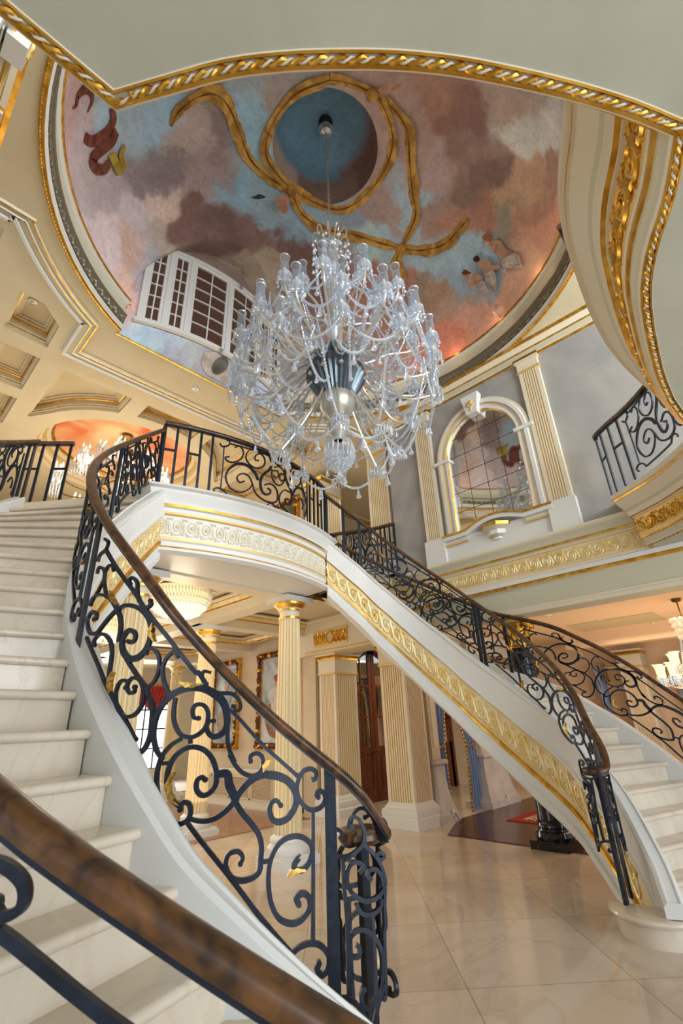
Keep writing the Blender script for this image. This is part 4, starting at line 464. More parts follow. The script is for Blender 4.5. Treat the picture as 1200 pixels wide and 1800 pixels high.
# gilded panel
t = thing('gilded_panel','gold relief panel of scrolls around an oval on the beam','relief panel',None,(7.11,7.25,3.1))
mb = MB(); mb.box((7.095,6.72,3.10),(7.12,7.72,3.44),'gold_paint'); mb.build('ground', t)
mb = MB()
pp = Path([(7.095,7.72,0),(7.095,6.72,0)])
for sx in (0,1):
    q = Path([(7.09,7.72,0),(7.09,7.30,0)]) if sx == 0 else Path([(7.09,7.14,0),(7.09,6.72,0)])
    scroll_frieze(mb, q, 0.02, q.L-.02, .28, 3.13, .005, 'gold_leaf', .15, .013, flip=bool(sx))
mb.build('scrollwork', t)
mb = MB(); mb.tube([(7.085,7.22+.10*cos(a),3.27+.12*sin(a)) for a in [2*pi*i/24 for i in range(25)]], .02, 'gold_leaf'); mb.build('wreath', t)
mb = MB(); mb.add([(7.09,7.22+.09*cos(2*pi*i/24),3.27+.11*sin(2*pi*i/24)) for i in range(24)], [tuple(range(24))], 'plaster_warm'); mb.build('medallion', t)
# black corinthian columns
def black_column(x, y, label, top=2.97):
    t = thing('black_marble_column', label, 'column', 'black marble columns with gilded capitals', (x,y,0)); c = (x,y,0)
    mb = MB(); mb.box((x-.25,y-.25,0),(x+.25,y+.25,.1),'black_marble'); mb.build('plinth', t)
    mb = MB(); mb.lathe([(.235,.1),(.25,.14),(.235,.19),(.205,.21),(.2,.23),(.215,.25),(.21,.29),(.2,.31),(.185,.33)], c, 'black_marble', 32); mb.build('base', t)
    mb = MB(); mb.lathe([(.185,.33),(.183,1.2),(.155,top-.42)], c, 'black_marble', 32); mb.build('shaft', t)
    mb = MB(); mb.lathe([(.165,top-.42),(.17,top-.40),(.15,top-.38),(.165,top-.2),(.22,top-.06),(.24,top-.05)], c, 'gold_leaf', 24)
    for row, (zz, rr, n) in enumerate(((top-.36,.15,8),(top-.24,.16,8))):
        for i in range(n):
            a = 2*pi*(i+.5*row)/n
            mb.tube([(x+(rr+.0)*cos(a),y+rr*sin(a),zz),(x+(rr+.03)*cos(a),y+(rr+.03)*sin(a),zz+.08),(x+(rr+.07)*cos(a),y+(rr+.07)*sin(a),zz+.13),(x+(rr+.09)*cos(a),y+(rr+.09)*sin(a),zz+.10)], lambda u: .035*(1-.6*u), 'gold_leaf', 6)
    for i in range(4):
        a = pi/4+pi/2*i
        pts = [(x+(.2+.05*cos(b)*(1-b/14)+.03)*cos(a), y+(.2+.05*cos(b)*(1-b/14)+.03)*sin(a), top-.10+.05*sin(b)*(1-b/14)) for b in [k*.6 for k in range(16)]]
        mb.tube(pts, .016, 'gold_leaf', 6)
    mb.build('capital', t)
    mb = MB(); mb.box((x-.24,y-.24,top-.05),(x+.24,y+.24,top),'gold_paint'); mb.build('abacus', t)
black_column(7.3,3.25,'black veined marble column standing beneath the right stair')
black_column(7.3,.55,'black marble column at the right edge whose gilded capital shows above the dining chandelier')
# ================================================================ staircases
SN_ = [(1.98,1.28),(1.8,1.36),(1.62,1.47),(1.42,1.6),(1.24,1.75),(1.09,1.93),(1.0,2.09),(.93,2.26),(.895,2.48),(.883,2.72),(.885,2.94),(.9,3.16),(.93,3.37),(.97,3.56),(1.03,3.75),(1.11,3.94),(1.21,4.11),(1.33,4.27),(1.47,4.41),(1.6,4.54),(1.75,4.66),(1.90,4.79),(2.06,4.92)]
OL = [(.75,.6),(.5,.82),(.27,1.0),(.1,1.2),(-.02,1.38),(-.1,1.55),(-.16,1.74),(-.2,1.95),(-.22,2.2),(-.22,2.46),(-.22,2.85),(-.22,3.3),(-.22,3.62),(-.22,3.93),(-.2,4.22),(-.12,4.5),(0,4.8),(.14,5.1),(.3,5.35),(.5,5.58),(.68,5.8),(.86,6.0),(1.02,6.2)]
RPk = [(2.0,1.61),(1.83,1.65),(1.64,1.79),(1.44,1.9),(1.29,2.0),(1.17,2.12),(1.085,2.26),(1.03,2.41),(.98,2.58),(.94,2.76),(.92,2.95),(.915,3.14),(.93,3.33),(.965,3.52),(1.02,3.71),(1.1,3.89),(1.2,4.06),(1.32,4.22),(1.46,4.37),(1.6,4.51),(1.75,4.65),(1.9,4.79),(2.06,4.92)]
def withz(P, a=1): return [(x,y,RIS*(i+a)) for i,(x,y) in enumerate(P)]
def smooth(P3, n=4): return [tuple(v) for v in catmull(P3, n)]
STR_PROF = [(0,-.30),(0,.05),(.02,.07),(.03,.07),(.036,.058),(.10,.058),(.106,.07),(.12,.07),(.145,.05),(.145,.03),(.125,0),(.125,-.30),(.14,-.31),(.14,-.34),(.11,-.35),(.11,-.70),(.14,-.71),(.14,-.75),(.125,-.77),(.125,-.86),(.15,-.88),(.15,-.96),(.10,-1.0),(0,-1.0),(0,-.30)]
STR_M = ['trim_white']*13+['gold_leaf','gilt_ground','gold_leaf','gold_leaf']+['trim_white']*7
def staircase(right, label):
    f = (lambda P: mirror(P)) if right else (lambda P: P)
    O_ = f([(max(x,.12) if right else x, y) for x, y in OL]) if right else OL
    S_ = f(SN_)
    t = thing('staircase', label, 'staircase', None, (S_[0][0],S_[0][1],0))
    for k in range(1, 23):
        s0, s1, o0, o1 = S_[k-1], S_[k], O_[k-1], O_[k]; z = RIS*k
        mb = MB(); fx = Vector((o0[0]-s0[0], o0[1]-s0[1], 0)).normalized(); bk_ = Vector((-fx.y, fx.x, 0))
        mid = Vector((s1[0]+o1[0]-s0[0]-o0[0], s1[1]+o1[1]-s0[1]-o0[1], 0))
        if bk_.dot(mid) < 0: bk_ = -bk_
        sA, oA = Vector((s0[0],s0[1],0)), Vector((o0[0],o0[1],0)); sB, oB = Vector((s1[0],s1[1],0)), Vector((o1[0],o1[1],0))
        if k == 1:
            nc = Vector((1.80 if not right else 2*AX-1.80, 1.54, 0)); R_ = .33
            front = [oA+(sA-oA)*i/6 for i in range(6)]
            a0 = atan2((sA-nc).y-.1, (sA-nc).x); sg = 1 if not right else -1
            arcp = [nc+Vector((R_*cos(a),R_*sin(a),0)) for a in [(-1.15+sg*0 if not right else pi+1.15)+sg*q*2.5/14 for q in range(15)]]
            outl = front+arcp+[sB+bk_*.10, oB+bk_*.10]
            for q0, q1, zz, inset in ((0,z-.04,None,.035),(z-.04,z,None,0)):
                cx = sum((p for p in outl), Vector())/len(outl)
                ol = []
                for qi, p in enumerate(outl):
                    e1 = p-outl[qi-1]; e2 = outl[(qi+1)%len(outl)]-p; e1 = e1 if e1.length > 1e-6 else e2
                    nn_ = (Vector((e1.y,-e1.x,0)).normalized()+Vector((e2.y,-e2.x,0)).normalized()); nn_ = nn_.normalized() if nn_.length > 1e-6 else nn_
                    if nn_.dot(cx-p) < 0: nn_ = -nn_
                    ol.append(p+nn_*inset)
                mb.prism([(p.x,p.y) for p in ol], q0, q1, 'stair_marble')
            rim = outl[:len(front)+len(arcp)]
            mb.tube([(p.x,p.y,z-.02) for p in rim], .021, 'stair_marble', 8)
            mb.build('step', t); continue
        arcs = []
        for base in (sA, oA):
            row = [base+bk_*.03+Vector((0,0,z-.042))]
            row += [base+bk_*(.021-.021*sin(a))+Vector((0,0,z-.021-.021*cos(a))) for a in [pi*j/6 for j in range(7)]]
            arcs.append(row)
        n_ = len(arcs[0]); fs = [(j,j+1,n_+j+1,n_+j) for j in range(n_-1)]
        mb.add(arcs[0]+arcs[1], fs, 'stair_marble'); mb.add(arcs[0], [tuple(range(n_))], 'stair_marble')
        up_ = Vector((0,0,z)); ex = bk_*.05
        mb.add([arcs[0][-1],arcs[1][-1],oB+ex+up_,sB+ex+up_],[(0,1,2,3)],'stair_marble')
        lo = Vector((0,0,z-RIS)); ri = bk_*.035
        mb.add([sA+ri+lo,oA+ri+lo,oA+ri+Vector((0,0,z-.03)),sA+ri+Vector((0,0,z-.03))],[(0,1,2,3)],'stair_marble')
        mb.build('step', t)
    P3 = smooth(withz(S_)); n = len(P3); zs = [1.25-.38*i/(n-1) for i in range(n)]
    if right: P3 = P3[::-1]; zs = zs[::-1]
    mb = MB(); mb.sweep(P3, STR_PROF, STR_M, zs=zs)
    mb.v = [(x,y,max(z,.0)) for x,y,z in mb.v]
    e0 = Vector(P3[-1] if right else P3[0]); e1 = Vector(P3[-2] if right else P3[1]); dd = (e0-e1); dd.z = 0; dd.normalize(); rr_ = Vector((dd.y,-dd.x,0))*(1 if right else -1)
    zz = e0.z
    mb.add([e0+dd*.005+rr_*o+Vector((0,0,.185-zz)) if lo else e0+dd*.005+rr_*o+Vector((0,0,d)) for o,d,lo in ((-.004,0,1),(.150,0,1),(.150,.075,0),(.122,.105,0),(.018,.105,0),(-.004,.085,0))], [(0,1,2,3,4,5)], 'trim_white')
    st = mb.build('string', t)
    mb = MB(); pth = Path(P3)
    # frieze relief follows the tapering band
    prof_t = []; 
    def zat(s): 
        i = min(range(n), key=lambda j: abs(pth.s[j]-s)); return zs[i]
    nmo = 30; pitch = pth.L/nmo
    for i in range(nmo):
        q = zat((i+.5)*pitch)
        tmp = MB(); scroll_frieze(tmp, pth, i*pitch, (i+1)*pitch, .29*q, -.67*q, .112, 'relief_gilt', pitch, .0125, flip=not right)
        if min(v[2] for v in tmp.v) > .01: mb.add(tmp.v, tmp.f, 'relief_gilt')
    mb.build('scroll_frieze', st)
    Oz = smooth(withz(O_)); 
    if right: Oz = Oz[::-1]
    mb = MB(); mb.sweep(Oz, [(-.11,-.42),(-.11,.06),(-.09,.08),(.01,.08),(.03,.06),(.03,-.42),(-.11,-.42)], 'trim_white'); mb.v = [(x,y,max(z,0)) for x,y,z in mb.v]; mb.build('outer_string', t)
    mb = MB(); a_ = P3; b_ = Oz
    vs = []; 
    for i in range(n): vs += [(a_[i][0],a_[i][1],max(.001,a_[i][2]-zs[i]*.97)), (b_[i][0],b_[i][1],max(.001,b_[i][2]-.42))]
    mb.add(vs, [(2*i,2*i+1,2*i+3,2*i+2) for i in range(n-1)], 'plaster_warm'); mb.build('soffit', t)
    return t
staircase(False, 'curved marble staircase on the left whose broad treads fill the left edge')
staircase(True, 'curved marble staircase on the right with gilded scroll frieze down its white string')
# ================================================================ wrought-iron railings
def strip_curve(mb, pts, wid, P3, dep, mt):
    rows = []; n = len(pts)
    for i in range(n):
        s, t_ = pts[i]; p, h, nn = P3(s, t_)
        a = P3(*pts[max(i-1,0)])[0]; c = P3(*pts[min(i+1,n-1)])[0]; tan = (c-a)
        if tan.length < 1e-7: tan = h
        tan.normalize(); b = nn.cross(tan).normalized(); w = wid(i/(n-1))/2
        rows += [p+b*w+nn*dep, p-b*w+nn*dep, p-b*w-nn*dep, p+b*w-nn*dep]
    fs = [(4*i+k, 4*i+(k+1)%4, 4*i+4+(k+1)%4, 4*i+4+k) for i in range(n-1) for k in range(4)]
    fs += [(3,2,1,0), tuple(4*(n-1)+k for k in range(4))]
    mb.add(rows, fs, mt)
def panel(parent, path, sa, sb, curves, leaves=(), flip=False, t0=0, ts=1, name='scroll_panel', full=True):
    def P3(f, t_):
        s = sa+(1-f if flip else f)*(sb-sa); p, h, nn = path.at(min(max(s,0),path.L)); return p+Vector((0,0,t0+ts*t_)), h, nn
    mb = MB()
    for c, w in curves:
        cc = [Vector((a,b,0)) for a,b in c]
        q = [(v.x,v.y) for v in (catmull(cc, 7) if len(cc) > 2 else [cc[0], (cc[0]+cc[1])/2, cc[1]])]
        w = [max(.011, x*.92) for x in w]
        wid = lambda u, w=w: (w[0]+(w[1]-w[0])*u*2 if u < .5 else w[1]+(w[2]-w[1])*(u-.5)*2)
        strip_curve(mb, q, wid, P3, .008, 'iron')
        if full and len(c) > 6:
            n0 = len(mb.v); p, h, nn = P3(*c[-1]); mb.lathe([(.0005,-.009),(.011,-.009),(.011,.009),(.0005,.009)], (0,0,0), 'iron', 8)
            for i in range(n0, len(mb.v)):
                v = mb.v[i]; mb.v[i] = tuple(p+h*v[0]+Vector((0,0,v[1]))+nn*v[2])
    o = mb.build(name, parent, 30)
    for lf in leaves:
        m2 = MB(); q = [(v.x,v.y) for v in catmull([Vector((a,b,0)) for a,b in lf], 5)]
        k = len(q); rows = []
        strip_curve(m2, q, lambda u: .006+.022*sin(pi*min(1,u*1.05))*(.7+.3*sin(u*22)), P3, .013, 'brass')
        m2.build('gilt_leaf', o)
    return o
def bar(mb, p0, p1, h, nn, w=.036, d=.014, mt='iron'):
    p0, p1 = Vector(p0), Vector(p1)
    mb.add([p+h*(a*w/2)+nn*(b*d/2) for p in (p0,p1) for a,b in ((-1,-1),(1,-1),(1,1),(-1,1))], [(0,3,2,1),(4,5,6,7),(0,1,5,4),(1,2,6,5),(2,3,7,6),(3,0,4,7)], mt)
HPROF = [(-.026,-.012),(-.034,.006),(-.034,.022),(-.022,.036),(0,.041),(.022,.036),(.034,.022),(.034,.006),(.026,-.012),(-.026,-.012)]
def handrail(parent, pts, mt='rail_wood'):
    mb = MB(); mb.sweep(pts, HPROF, mt); 
    mb.sweep(pts, [(-.02,-.024),(-.02,-.010),(.02,-.010),(.02,-.024),(-.02,-.024)], 'iron'); return mb.build('handrail', parent, 50)
def kpath(P): return Path(smooth(withz(P), 5))
def hk(k): return .93 if k < 4 else (.93-.07*(k-4)/8 if k < 12 else .86)
def stair_rail(name, label, P, sections, posts, k0, k1, volute=None, mir=False, top_jump=True, leaves=True, flip=False):
    path = kpath(P); n5 = 5
    sk = lambda k: path.s[min(len(path.s)-1, int((k-1)*n5))]+((k-1)*n5 % 1)*(path.s[min(len(path.s)-1,int((k-1)*n5)+1)]-path.s[min(len(path.s)-1,int((k-1)*n5))])
    t = thing(name, label, 'railing', 'wrought-iron stair railings', P[0]+(0,))
    for a, b in sections:
        panel(t, path, sk(a), sk(b), PANEL, LEAVES if leaves else (), flip=flip)
    for k in posts:
        p, h, nn = path.at(sk(k)); mb = MB(); bar(mb, p+Vector((0,0,.0)), p+Vector((0,0,hk(k)+.0)), h, nn, .046, .018); mb.build('post', t)
    # handrail, easing level into the volute at the foot
    ks_ = [k0+(k1-k0)*i/70 for i in range(71)]; pts = []
    for k in ks_:
        p = path.at(sk(k))[0]; z = p.z+hk(k)
        pts.append(Vector((p.x,p.y,z)))
    if volute:
        c, r = volute['c'], volute['r']; zb = volute['z']
        ang = [volute['a0']+(volute['a1']-volute['a0'])*i/16 for i in range(17)]
        vp = [Vector((c[0]+r*(1-.35*i/16)*cos(a), c[1]+r*(1-.35*i/16)*sin(a), zb)) for i, a in enumerate(ang)]
        for p in pts: p.z = max(p.z, zb) if p.z < zb+.0 else p.z
        pts = [v for v in vp[::-1]]+pts
        for it in range(3):
            pts = [pts[0]]+[(pts[i-1]+pts[i]*2+pts[i+1])/4 for i in range(1,len(pts)-1)]+[pts[-1]]
    if top_jump: pts.append(pts[-1]+Vector((0,0,.09)))
    handrail(t, [tuple(p) for p in pts][::(1 if not mir else 1)])
    if volute:
        c, r = volute['c'], volute['r']; zb = volute['z']
        cp = Path([(x,y,0) for x,y in volute['cage']]); panel(t, cp, 0, cp.L, CAGE, (), name='newel_cage')
        cp2 = Path([(c[0]+r*1.12*cos(a), c[1]+r*1.12*sin(a), 0) for a in [volute['a0']+(volute['a1']-volute['a0'])*(.2+.75*i/16) for i in range(17)]])
        panel(t, cp2, 0, cp2.L, CAGE[:9], (), name='newel_cage')
        mb = MB(); h = Vector((1,0,0)); nn = Vector((0,1,0)); bar(mb, (c[0],c[1],RIS), (c[0],c[1],zb), h, nn, .05, .03); mb.build('newel_post', t)
        p = path.at(sk(volute['kp']))[0]; mb = MB(); pp_, h, nn = path.at(sk(volute['kp'])); bar(mb, (p.x,p.y,RIS), (p.x,p.y,p.z+hk(2.7)), h, nn, .05, .02); mb.build('newel_post', t)
        mb = MB(); mb.lathe([(.001,-.02),(.07,-.02),(.085,0),(.08,.02),(.03,.032),(.001,.034)], (c[0],c[1],zb), 'rail_wood', 20); mb.build('volute_cap', t)
    return t
VL = dict(c=(1.875,1.735), r=.112, z=1.125, a0=-1.5, a1=3.3, kp=2.72, cage=[(1.685,1.765),(1.76,1.70),(1.84,1.65),(1.92,1.63),(1.985,1.66)])
VR = dict(c=(2*AX-1.875,1.735), r=.112, z=1.125, a0=pi+1.5, a1=pi-3.3, kp=2.72, cage=mirror(VL['cage']))
stair_rail('stair_railing','scrolled iron railing of the left stair, ending in a volute in front of the columns', RPk, [(2.72,11.07),(11.2,18.6),(18.9,22.8)], (11.07,18.7,22.9), 1.75, 23, VL)
stair_rail('stair_railing','scrolled iron railing along the inner side of the right stair above the gilded frieze', mirror(RPk), [(2.72,11.9),(12.1,20.3)], (12.0,12.3,20.4,21.6,22.9), 1.75, 23, VR, mir=True)
ORL = [(x+.0,y) for x,y in OL]
stair_rail('stair_railing','out-of-focus outer railing of the left stair crossing the lower left corner', ORL, [(1.15,9.5),(9.8,18.2)], (1.1,9.6,18.4,20.5,22.9), 1, 23, None, top_jump=False)
stair_rail('stair_railing','iron railing on the outer side of the right stair, before the dining room', mirror([(max(x,.14),y) for x,y in OL]), [(3.3,11.5),(11.9,20.2)], (3.2,11.7,20.4,22.9), 1, 23, None, mir=True, top_jump=False)
def flat_rail(name, label, pts, z, sections, H=.93, jump=True, end_posts=True):
    """level railing: sections are ('bars', s0, s1, n) or ('panel', s0, s1, flip) as fractions"""
    path = Path([(x,y,z) for x,y in pts]); L_ = path.L
    t = thing(name, label, 'railing', 'wrought-iron landing railings', (pts[0][0],pts[0][1],z))
    for sec in sections:
        a, b = sec[1]*L_, sec[2]*L_
        if sec[0] == 'panel': panel(t, path, a, b, BALC, (), flip=sec[3], t0=.02, ts=H-.06)
        else:
            n = sec[3]
            for i in range(n):
                p, h, nn = path.at(a+(b-a)*i/(n-1)); mb = MB(); bar(mb, p, p+Vector((0,0,H)), h, nn, .032, .02)
                mb.build('post', t)
                if i < n-1 and i % 2 == 0:
                    p2, h2, n2 = path.at(a+(b-a)*(i+1)/(n-1)); zz = Vector((0,0,H*.58)); mb = MB(); hv = (p2-p).normalized()
                    bar(mb, p+zz, p+zz+Vector((0,0,.035)), hv, nn, .01, .012); mb.add([p+zz-nn*.006,p2+zz-nn*.006,p2+zz+Vector((0,0,.03))-nn*.006,p+zz+Vector((0,0,.03))-nn*.006,p+zz+nn*.006,p2+zz+nn*.006,p2+zz+Vector((0,0,.03))+nn*.006,p+zz+Vector((0,0,.03))+nn*.006],[(0,1,2,3),(4,5,6,7),(0,1,5,4),(2,3,7,6)],'iron'); mb.build('rung', t)
    q = path.sub(0, L_, max(4,int(L_/.08))); handrail(t, [(p.x,p.y,p.z+H) for p in q], 'rail_wood'); return t
CURB = 4.20
flat_rail('balcony_railing','bowed iron railing with lyre scrolls along the white balcony edge', bow, CURB, [('bars',.005,.21,5),('panel',.225,.81,False),('bars',.82,.995,5)], H=.9)
flat_rail('landing_railing','dense scrolled railing of the left landing with a square end, at the left edge', [(-.5,7.85),(.74,6.82),(1.42,6.2)], FL2+.06, [('bars',.78,.99,4),('panel',.48,.77,False),('panel',.1,.47,True)])
flat_rail('landing_railing','short cornered railing of the right landing in front of the upper pier', [(5.9,6.75),(6.26,6.36),(6.74,5.45),(6.82,5.08)], FL2+.02, [('panel',.02,.40,False),('panel',.42,.83,True),('bars',.84,.995,4)])
DX,DY=3.4,3.25
R0,R1=.87,3.45
def zdome(x,y):
    r=math.hypot(x-DX,y-DY)
    u=min(1,max(0,(r-R0)/(R1-R0)))
    z=8.1+2.2*(1-u**2.2)**(1/2.2)
    a=abs(x-DX)
    if a<1.65: z=max(z,8.1+1.95*math.sqrt(1-(a/1.65)**2)) if r>R0 else z
    return z
def ybay(x): return 6.35-.4*(1-((x-3.4)/1.65)**2)
# ================================================================ balcony front, entablatures, gallery
FAS = [(0,0),(.16,0),(.17,-.03),(.13,-.05),(.12,-.09),(.07,-.16),(.06,-.20),(.075,-.21),(.075,-.24),(.04,-.25),(.04,-.30),(.055,-.31),(.055,-.33),(.02,-.34),(.02,-.60),(.05,-.61),(.05,-.64),(.03,-.66),(.03,-.71),(.06,-.74),(.06,-.77),(0,-.80)]
FM = ['trim_white']*7+['gold_leaf','trim_white','trim_white','gold_paint','gold_paint','gold_paint','trim_white','gold_paint','gold_paint','trim_white','trim_white','gold_leaf','trim_white','trim_white']
t = thing('balcony', 'white bowed balcony front with a scroll frieze, carrying the iron railing', 'balcony', None, (AX,4.7,3.4))
edge = [(x,y,CURB) for x,y in bow]
edge = [(2.0,5.15,CURB)]+edge+[(4.86,5.15,CURB)]
mb = MB(); mb.sweep(edge, FAS, FM); fr = mb.build('fascia', t)
pth = Path([(x,y,0) for x,y in bow]); mb = MB(); scroll_frieze(mb, pth, .02, pth.L-.02, .25, CURB-.595, .022, 'relief_ivory', .165, .012); mb.build('scroll_frieze', fr)
mb = MB(); mb.prism(bow+[(4.8,5.5),(2.06,5.5)], 3.42, 3.46, 'trim_white'); mb.build('soffit', t)
mb = MB(); mb.prism([(x,y+.02) for x,y in bow]+[(4.8,5.5),(2.06,5.5)], FL2-.02, CURB, 'trim_white'); mb.build('curb', t)
# mirror wall: plaster upper wall and its entablature
XR, XL = 6.90, -.42
mb = MB(); mb.box((XR,-3.5,3.95),(XR+.28,5.14,7.5),'plaster_grey'); struct(mb, 'wall_right')
mb = MB(); mb.box((XR+.0,-3.5,2.98),(XR+.36,5.5,3.95),'trim_sage'); struct(mb, 'wall_right_lintel')
ENT = [(0,.0),(.12,0),(.12,-.035),(.10,-.06),(.055,-.13),(.05,-.16),(.065,-.17),(.065,-.20),(.03,-.21),(.03,-.24),(.02,-.25),(.02,-.50),(.035,-.51),(.035,-.54),(.055,-.56),(.055,-.62),(.04,-.63),(.04,-.67),(0,-.68)]
EM = ['trim_cream','trim_cream','trim_cream','trim_sage','trim_sage','gold_leaf','gold_leaf','trim_cream','trim_cream','gold_paint','gilt_ground','gold_paint','trim_cream','trim_cream','trim_white','gold_leaf','gold_leaf','trim_cream']
def ent(path, name):
    mb = MB(); mb.sweep(path, ENT, EM); o = struct(mb, name); mb = MB(); p = Path([(a,b,0) for a,b,c in path]); scroll_frieze(mb, p, .02, p.L-.02, .23, path[0][2]-.49, .022, 'relief_gilt', .185, .011); f = mb.build('scroll_frieze', o); return o
ent([(XR,-1.5,4.04),(XR,5.48,4.04)][::-1], 'trim_entablature_right')   # right of travel faces the room
mb = MB(); mb.sweep([(XR,5.48,2.98),(XR,-1.5,2.98)], [(0,0),(.03,0),(.03,.05),(.02,.06),(.02,.09),(0,.1)], 'trim_cream'); struct(mb, 'trim_lintel_edge')
CORN = [(0,-.30),(.02,-.29),(.02,-.26),(.03,-.25),(.03,-.14),(.05,-.12),(.10,-.05),(.10,-.03),(.15,0),(.15,.0),(0,0)]
CM = ['gold_leaf','gold_leaf','trim_cream','trim_sage','gold_leaf','trim_cream','trim_cream','gold_leaf','trim_cream','trim_cream']
mb = MB(); mb.sweep([(XR,5.48,7.50),(XR,-3.0,7.50)], CORN, CM); struct(mb, 'trim_cornice_right')
mb = MB(); mb.box((XL-.28,1.2,2.98),(XL,5.25,7.5),'plaster_grey'); struct(mb, 'wall_left')
mb = MB(); mb.sweep([(XL,-2.0,7.50),(XL,5.25,7.50)], CORN, CM); struct(mb, 'trim_cornice_left')
ent([(XL,1.2,4.04),(XL,5.25,4.04)], 'trim_entablature_left')
def wall_pilaster(y, right, label):
    x = XR if right else XL; sg = -1 if right else 1; w = .17
    t = thing('wall_pilaster', label, 'pilaster', 'tall fluted wall pilasters', (x,y,4.04))
    X = lambda d: x+sg*d
    def bx(mb, d, yy0, yy1, z0, z1, m_): mb.box((min(X(0),X(d)),yy0,z0),(max(X(0),X(d)),yy1,z1),m_)
    mb = MB(); bx(mb,.11,y-w-.03,y+w+.03,4.04,4.50,'trim_white'); mb.build('plinth', t)
    mb = MB(); x0, x1 = sorted((X(0),X(.075))); flute_rect(mb, x0, y-w, x1, y+w, 4.50, 6.92, 6, faces='w' if right else 'e'); mb.build('shaft', t)
    mb = MB(); bx(mb,.09,y-w-.02,y+w+.02,6.92,6.96,'gold_paint'); bx(mb,.08,y-w-.005,y+w+.005,6.96,7.12,'trim_cream'); bx(mb,.11,y-w-.03,y+w+.03,7.12,7.16,'trim_cream'); bx(mb,.12,y-w-.04,y+w+.04,7.16,7.20,'gold_leaf'); mb.build('capital', t)
    return t
wall_pilaster(4.22, True, 'tall fluted pilaster left of the arched mirror'); wall_pilaster(2.0, True, 'tall fluted pilaster right of the arched mirror')
wall_pilaster(4.22, False, 'tall fluted pilaster on the opposite wall at the top left corner, farther one'); wall_pilaster(2.0, False, 'tall fluted pilaster on the opposite wall at the top left corner, nearer one')
def arched_mirror(right, label):
    x = XR if right else XL; sg = -1 if right else 1; yc = 3.08; rw = .66; zs = 5.92; zb = 4.52
    t = thing('arched_mirror', label, 'mirror', None, (x,yc,4.3)); X = lambda d: x+sg*d
    # frame profile swept round the arch, in the wall plane
    prof = [(0,0),(0,.05),(.018,.07),(.06,.07),(.068,.045),(.12,.045),(.13,.085),(.19,.085),(.20,.055),(.24,.055),(.25,0)]
    mt = ['trim_white','gold_leaf','trim_white','gold_paint','trim_white','gold_paint','trim_white','trim_white','trim_cream','trim_cream']
    line = [(-rw,zb),(-rw,zs)]+[(-rw*cos(a),zs+.72*sin(a)) for a in [pi*i/28 for i in range(1,28)]]+[(rw,zs),(rw,zb)]
    mb = MB(); rows = []
    for i,(u,v) in enumerate(line):
        if v <= zs: nu, nv = (-1 if u < 0 else 1), 0
        else:
            a = atan2((v-zs)/.72, u/rw); nu, nv = cos(a)/rw, sin(a)/.72; l = hypot(nu,nv); nu /= l; nv /= l
        rows.append([(X(d), yc+u+nu*o, v+nv*o) for o, d in prof])
    for j in range(len(prof)-1):
        mb.add([r[j+k] for r in rows for k in (0,1)], [(2*i,2*i+1,2*i+3,2*i+2) for i in range(len(rows)-1)], mt[j])
    mb.build('frame', t)
    gl = MB(); gl.add([(X(.012),yc+u,v) for u,v in line], [tuple(range(len(line)))], 'mirror_glass'); g = gl.build('mirror_glass', t, 0)
    mb = MB(); 
    for i in range(1,4):
        u = -rw+2*rw*i/4; top = zs+.72*sqrt(max(0,1-(u/rw)**2)); mb.box((min(X(.013),X(.016)),yc+u-.004,zb),(max(X(.013),X(.016)),yc+u+.004,top),'brass_dark')
    for i in range(1,6):
        z = zb+.36*i; hw = rw if z <= zs else rw*sqrt(max(0,1-((z-zs)/.72)**2)); mb.box((min(X(.013),X(.016)),yc-hw,z-.004),(max(X(.013),X(.016)),yc+hw,z+.004),'brass_dark')
        for k in range(1,4): mb.ball((X(.018),yc-rw+2*rw*k/4,z),.013,'brass_dark',6,4) if abs(-rw+2*rw*k/4) < hw else None
    mb.build('tile_joint', g)
    for s_ in (-1,1):
        mb = MB(); a, b = sorted((yc+s_*(rw-.03),yc+s_*(rw+.29))); mb.box((min(X(0),X(.105)),a,zs-.03),(max(X(0),X(.105)),b,zs+.03),'trim_white'); mb.build('impost', t)
    mb = MB(); k0, k1, zb_, zt = .10, .17, zs+.66, zs+1.06
    mb.add([(X(d),yc+y_,z) for d in (.02,.17) for y_,z in ((-k0,zb_),(k0,zb_),(k1,zt),(-k1,zt))], [(0,1,2,3),(4,5,6,7),(0,1,5,4),(1,2,6,5),(2,3,7,6),(3,0,4,7)], 'trim_white'); ks = mb.build('keystone', t)
    mb = MB()
    for a in (-1.0,-.5,0,.5,1.0): mb.tube([(X(.175),yc,zs+.78),(X(.185),yc+.05*sin(a),zs+.78+.08*cos(a)),(X(.178),yc+.10*sin(a),zs+.78+.15*cos(a))], lambda u: .016*(.5+sin(pi*u)), 'gold_paint', 6)
    mb.tube([(X(.178),yc,zs+.70),(X(.18),yc,zs+.80)], .012, 'gold_paint'); mb.build('gilt_leaf', ks)
    mb = MB(); seg = [(-.95,4.40),(-.5,4.40)]+[(-.5+1.0*i/14, 4.40+.13*sin(pi*i/14)) for i in range(1,14)]+[(.5,4.40),(.95,4.40)]
    for d0, d1, z0, z1, m_ in ((0,.14,.07,.10,'gold_leaf'),(0,.12,0,.07,'trim_white'),(0,.07,-.06,0,'trim_white'),(0,.09,-.09,-.06,'gold_paint')):
        for (u0,v0),(u1,v1) in zip(seg,seg[1:]):
            if u0 < -.5 or u1 > .5 or z0 >= 0 :
                mb.add([(X(d),yc+u,v+z) for d in (d0,d1) for u,v,z in ((u0,v0,z0),(u1,v1,z0),(u1,v1,z1),(u0,v0,z1))], [(0,1,2,3),(4,5,6,7),(0,1,5,4),(2,3,7,6),(1,2,6,5),(3,0,4,7)], m_)
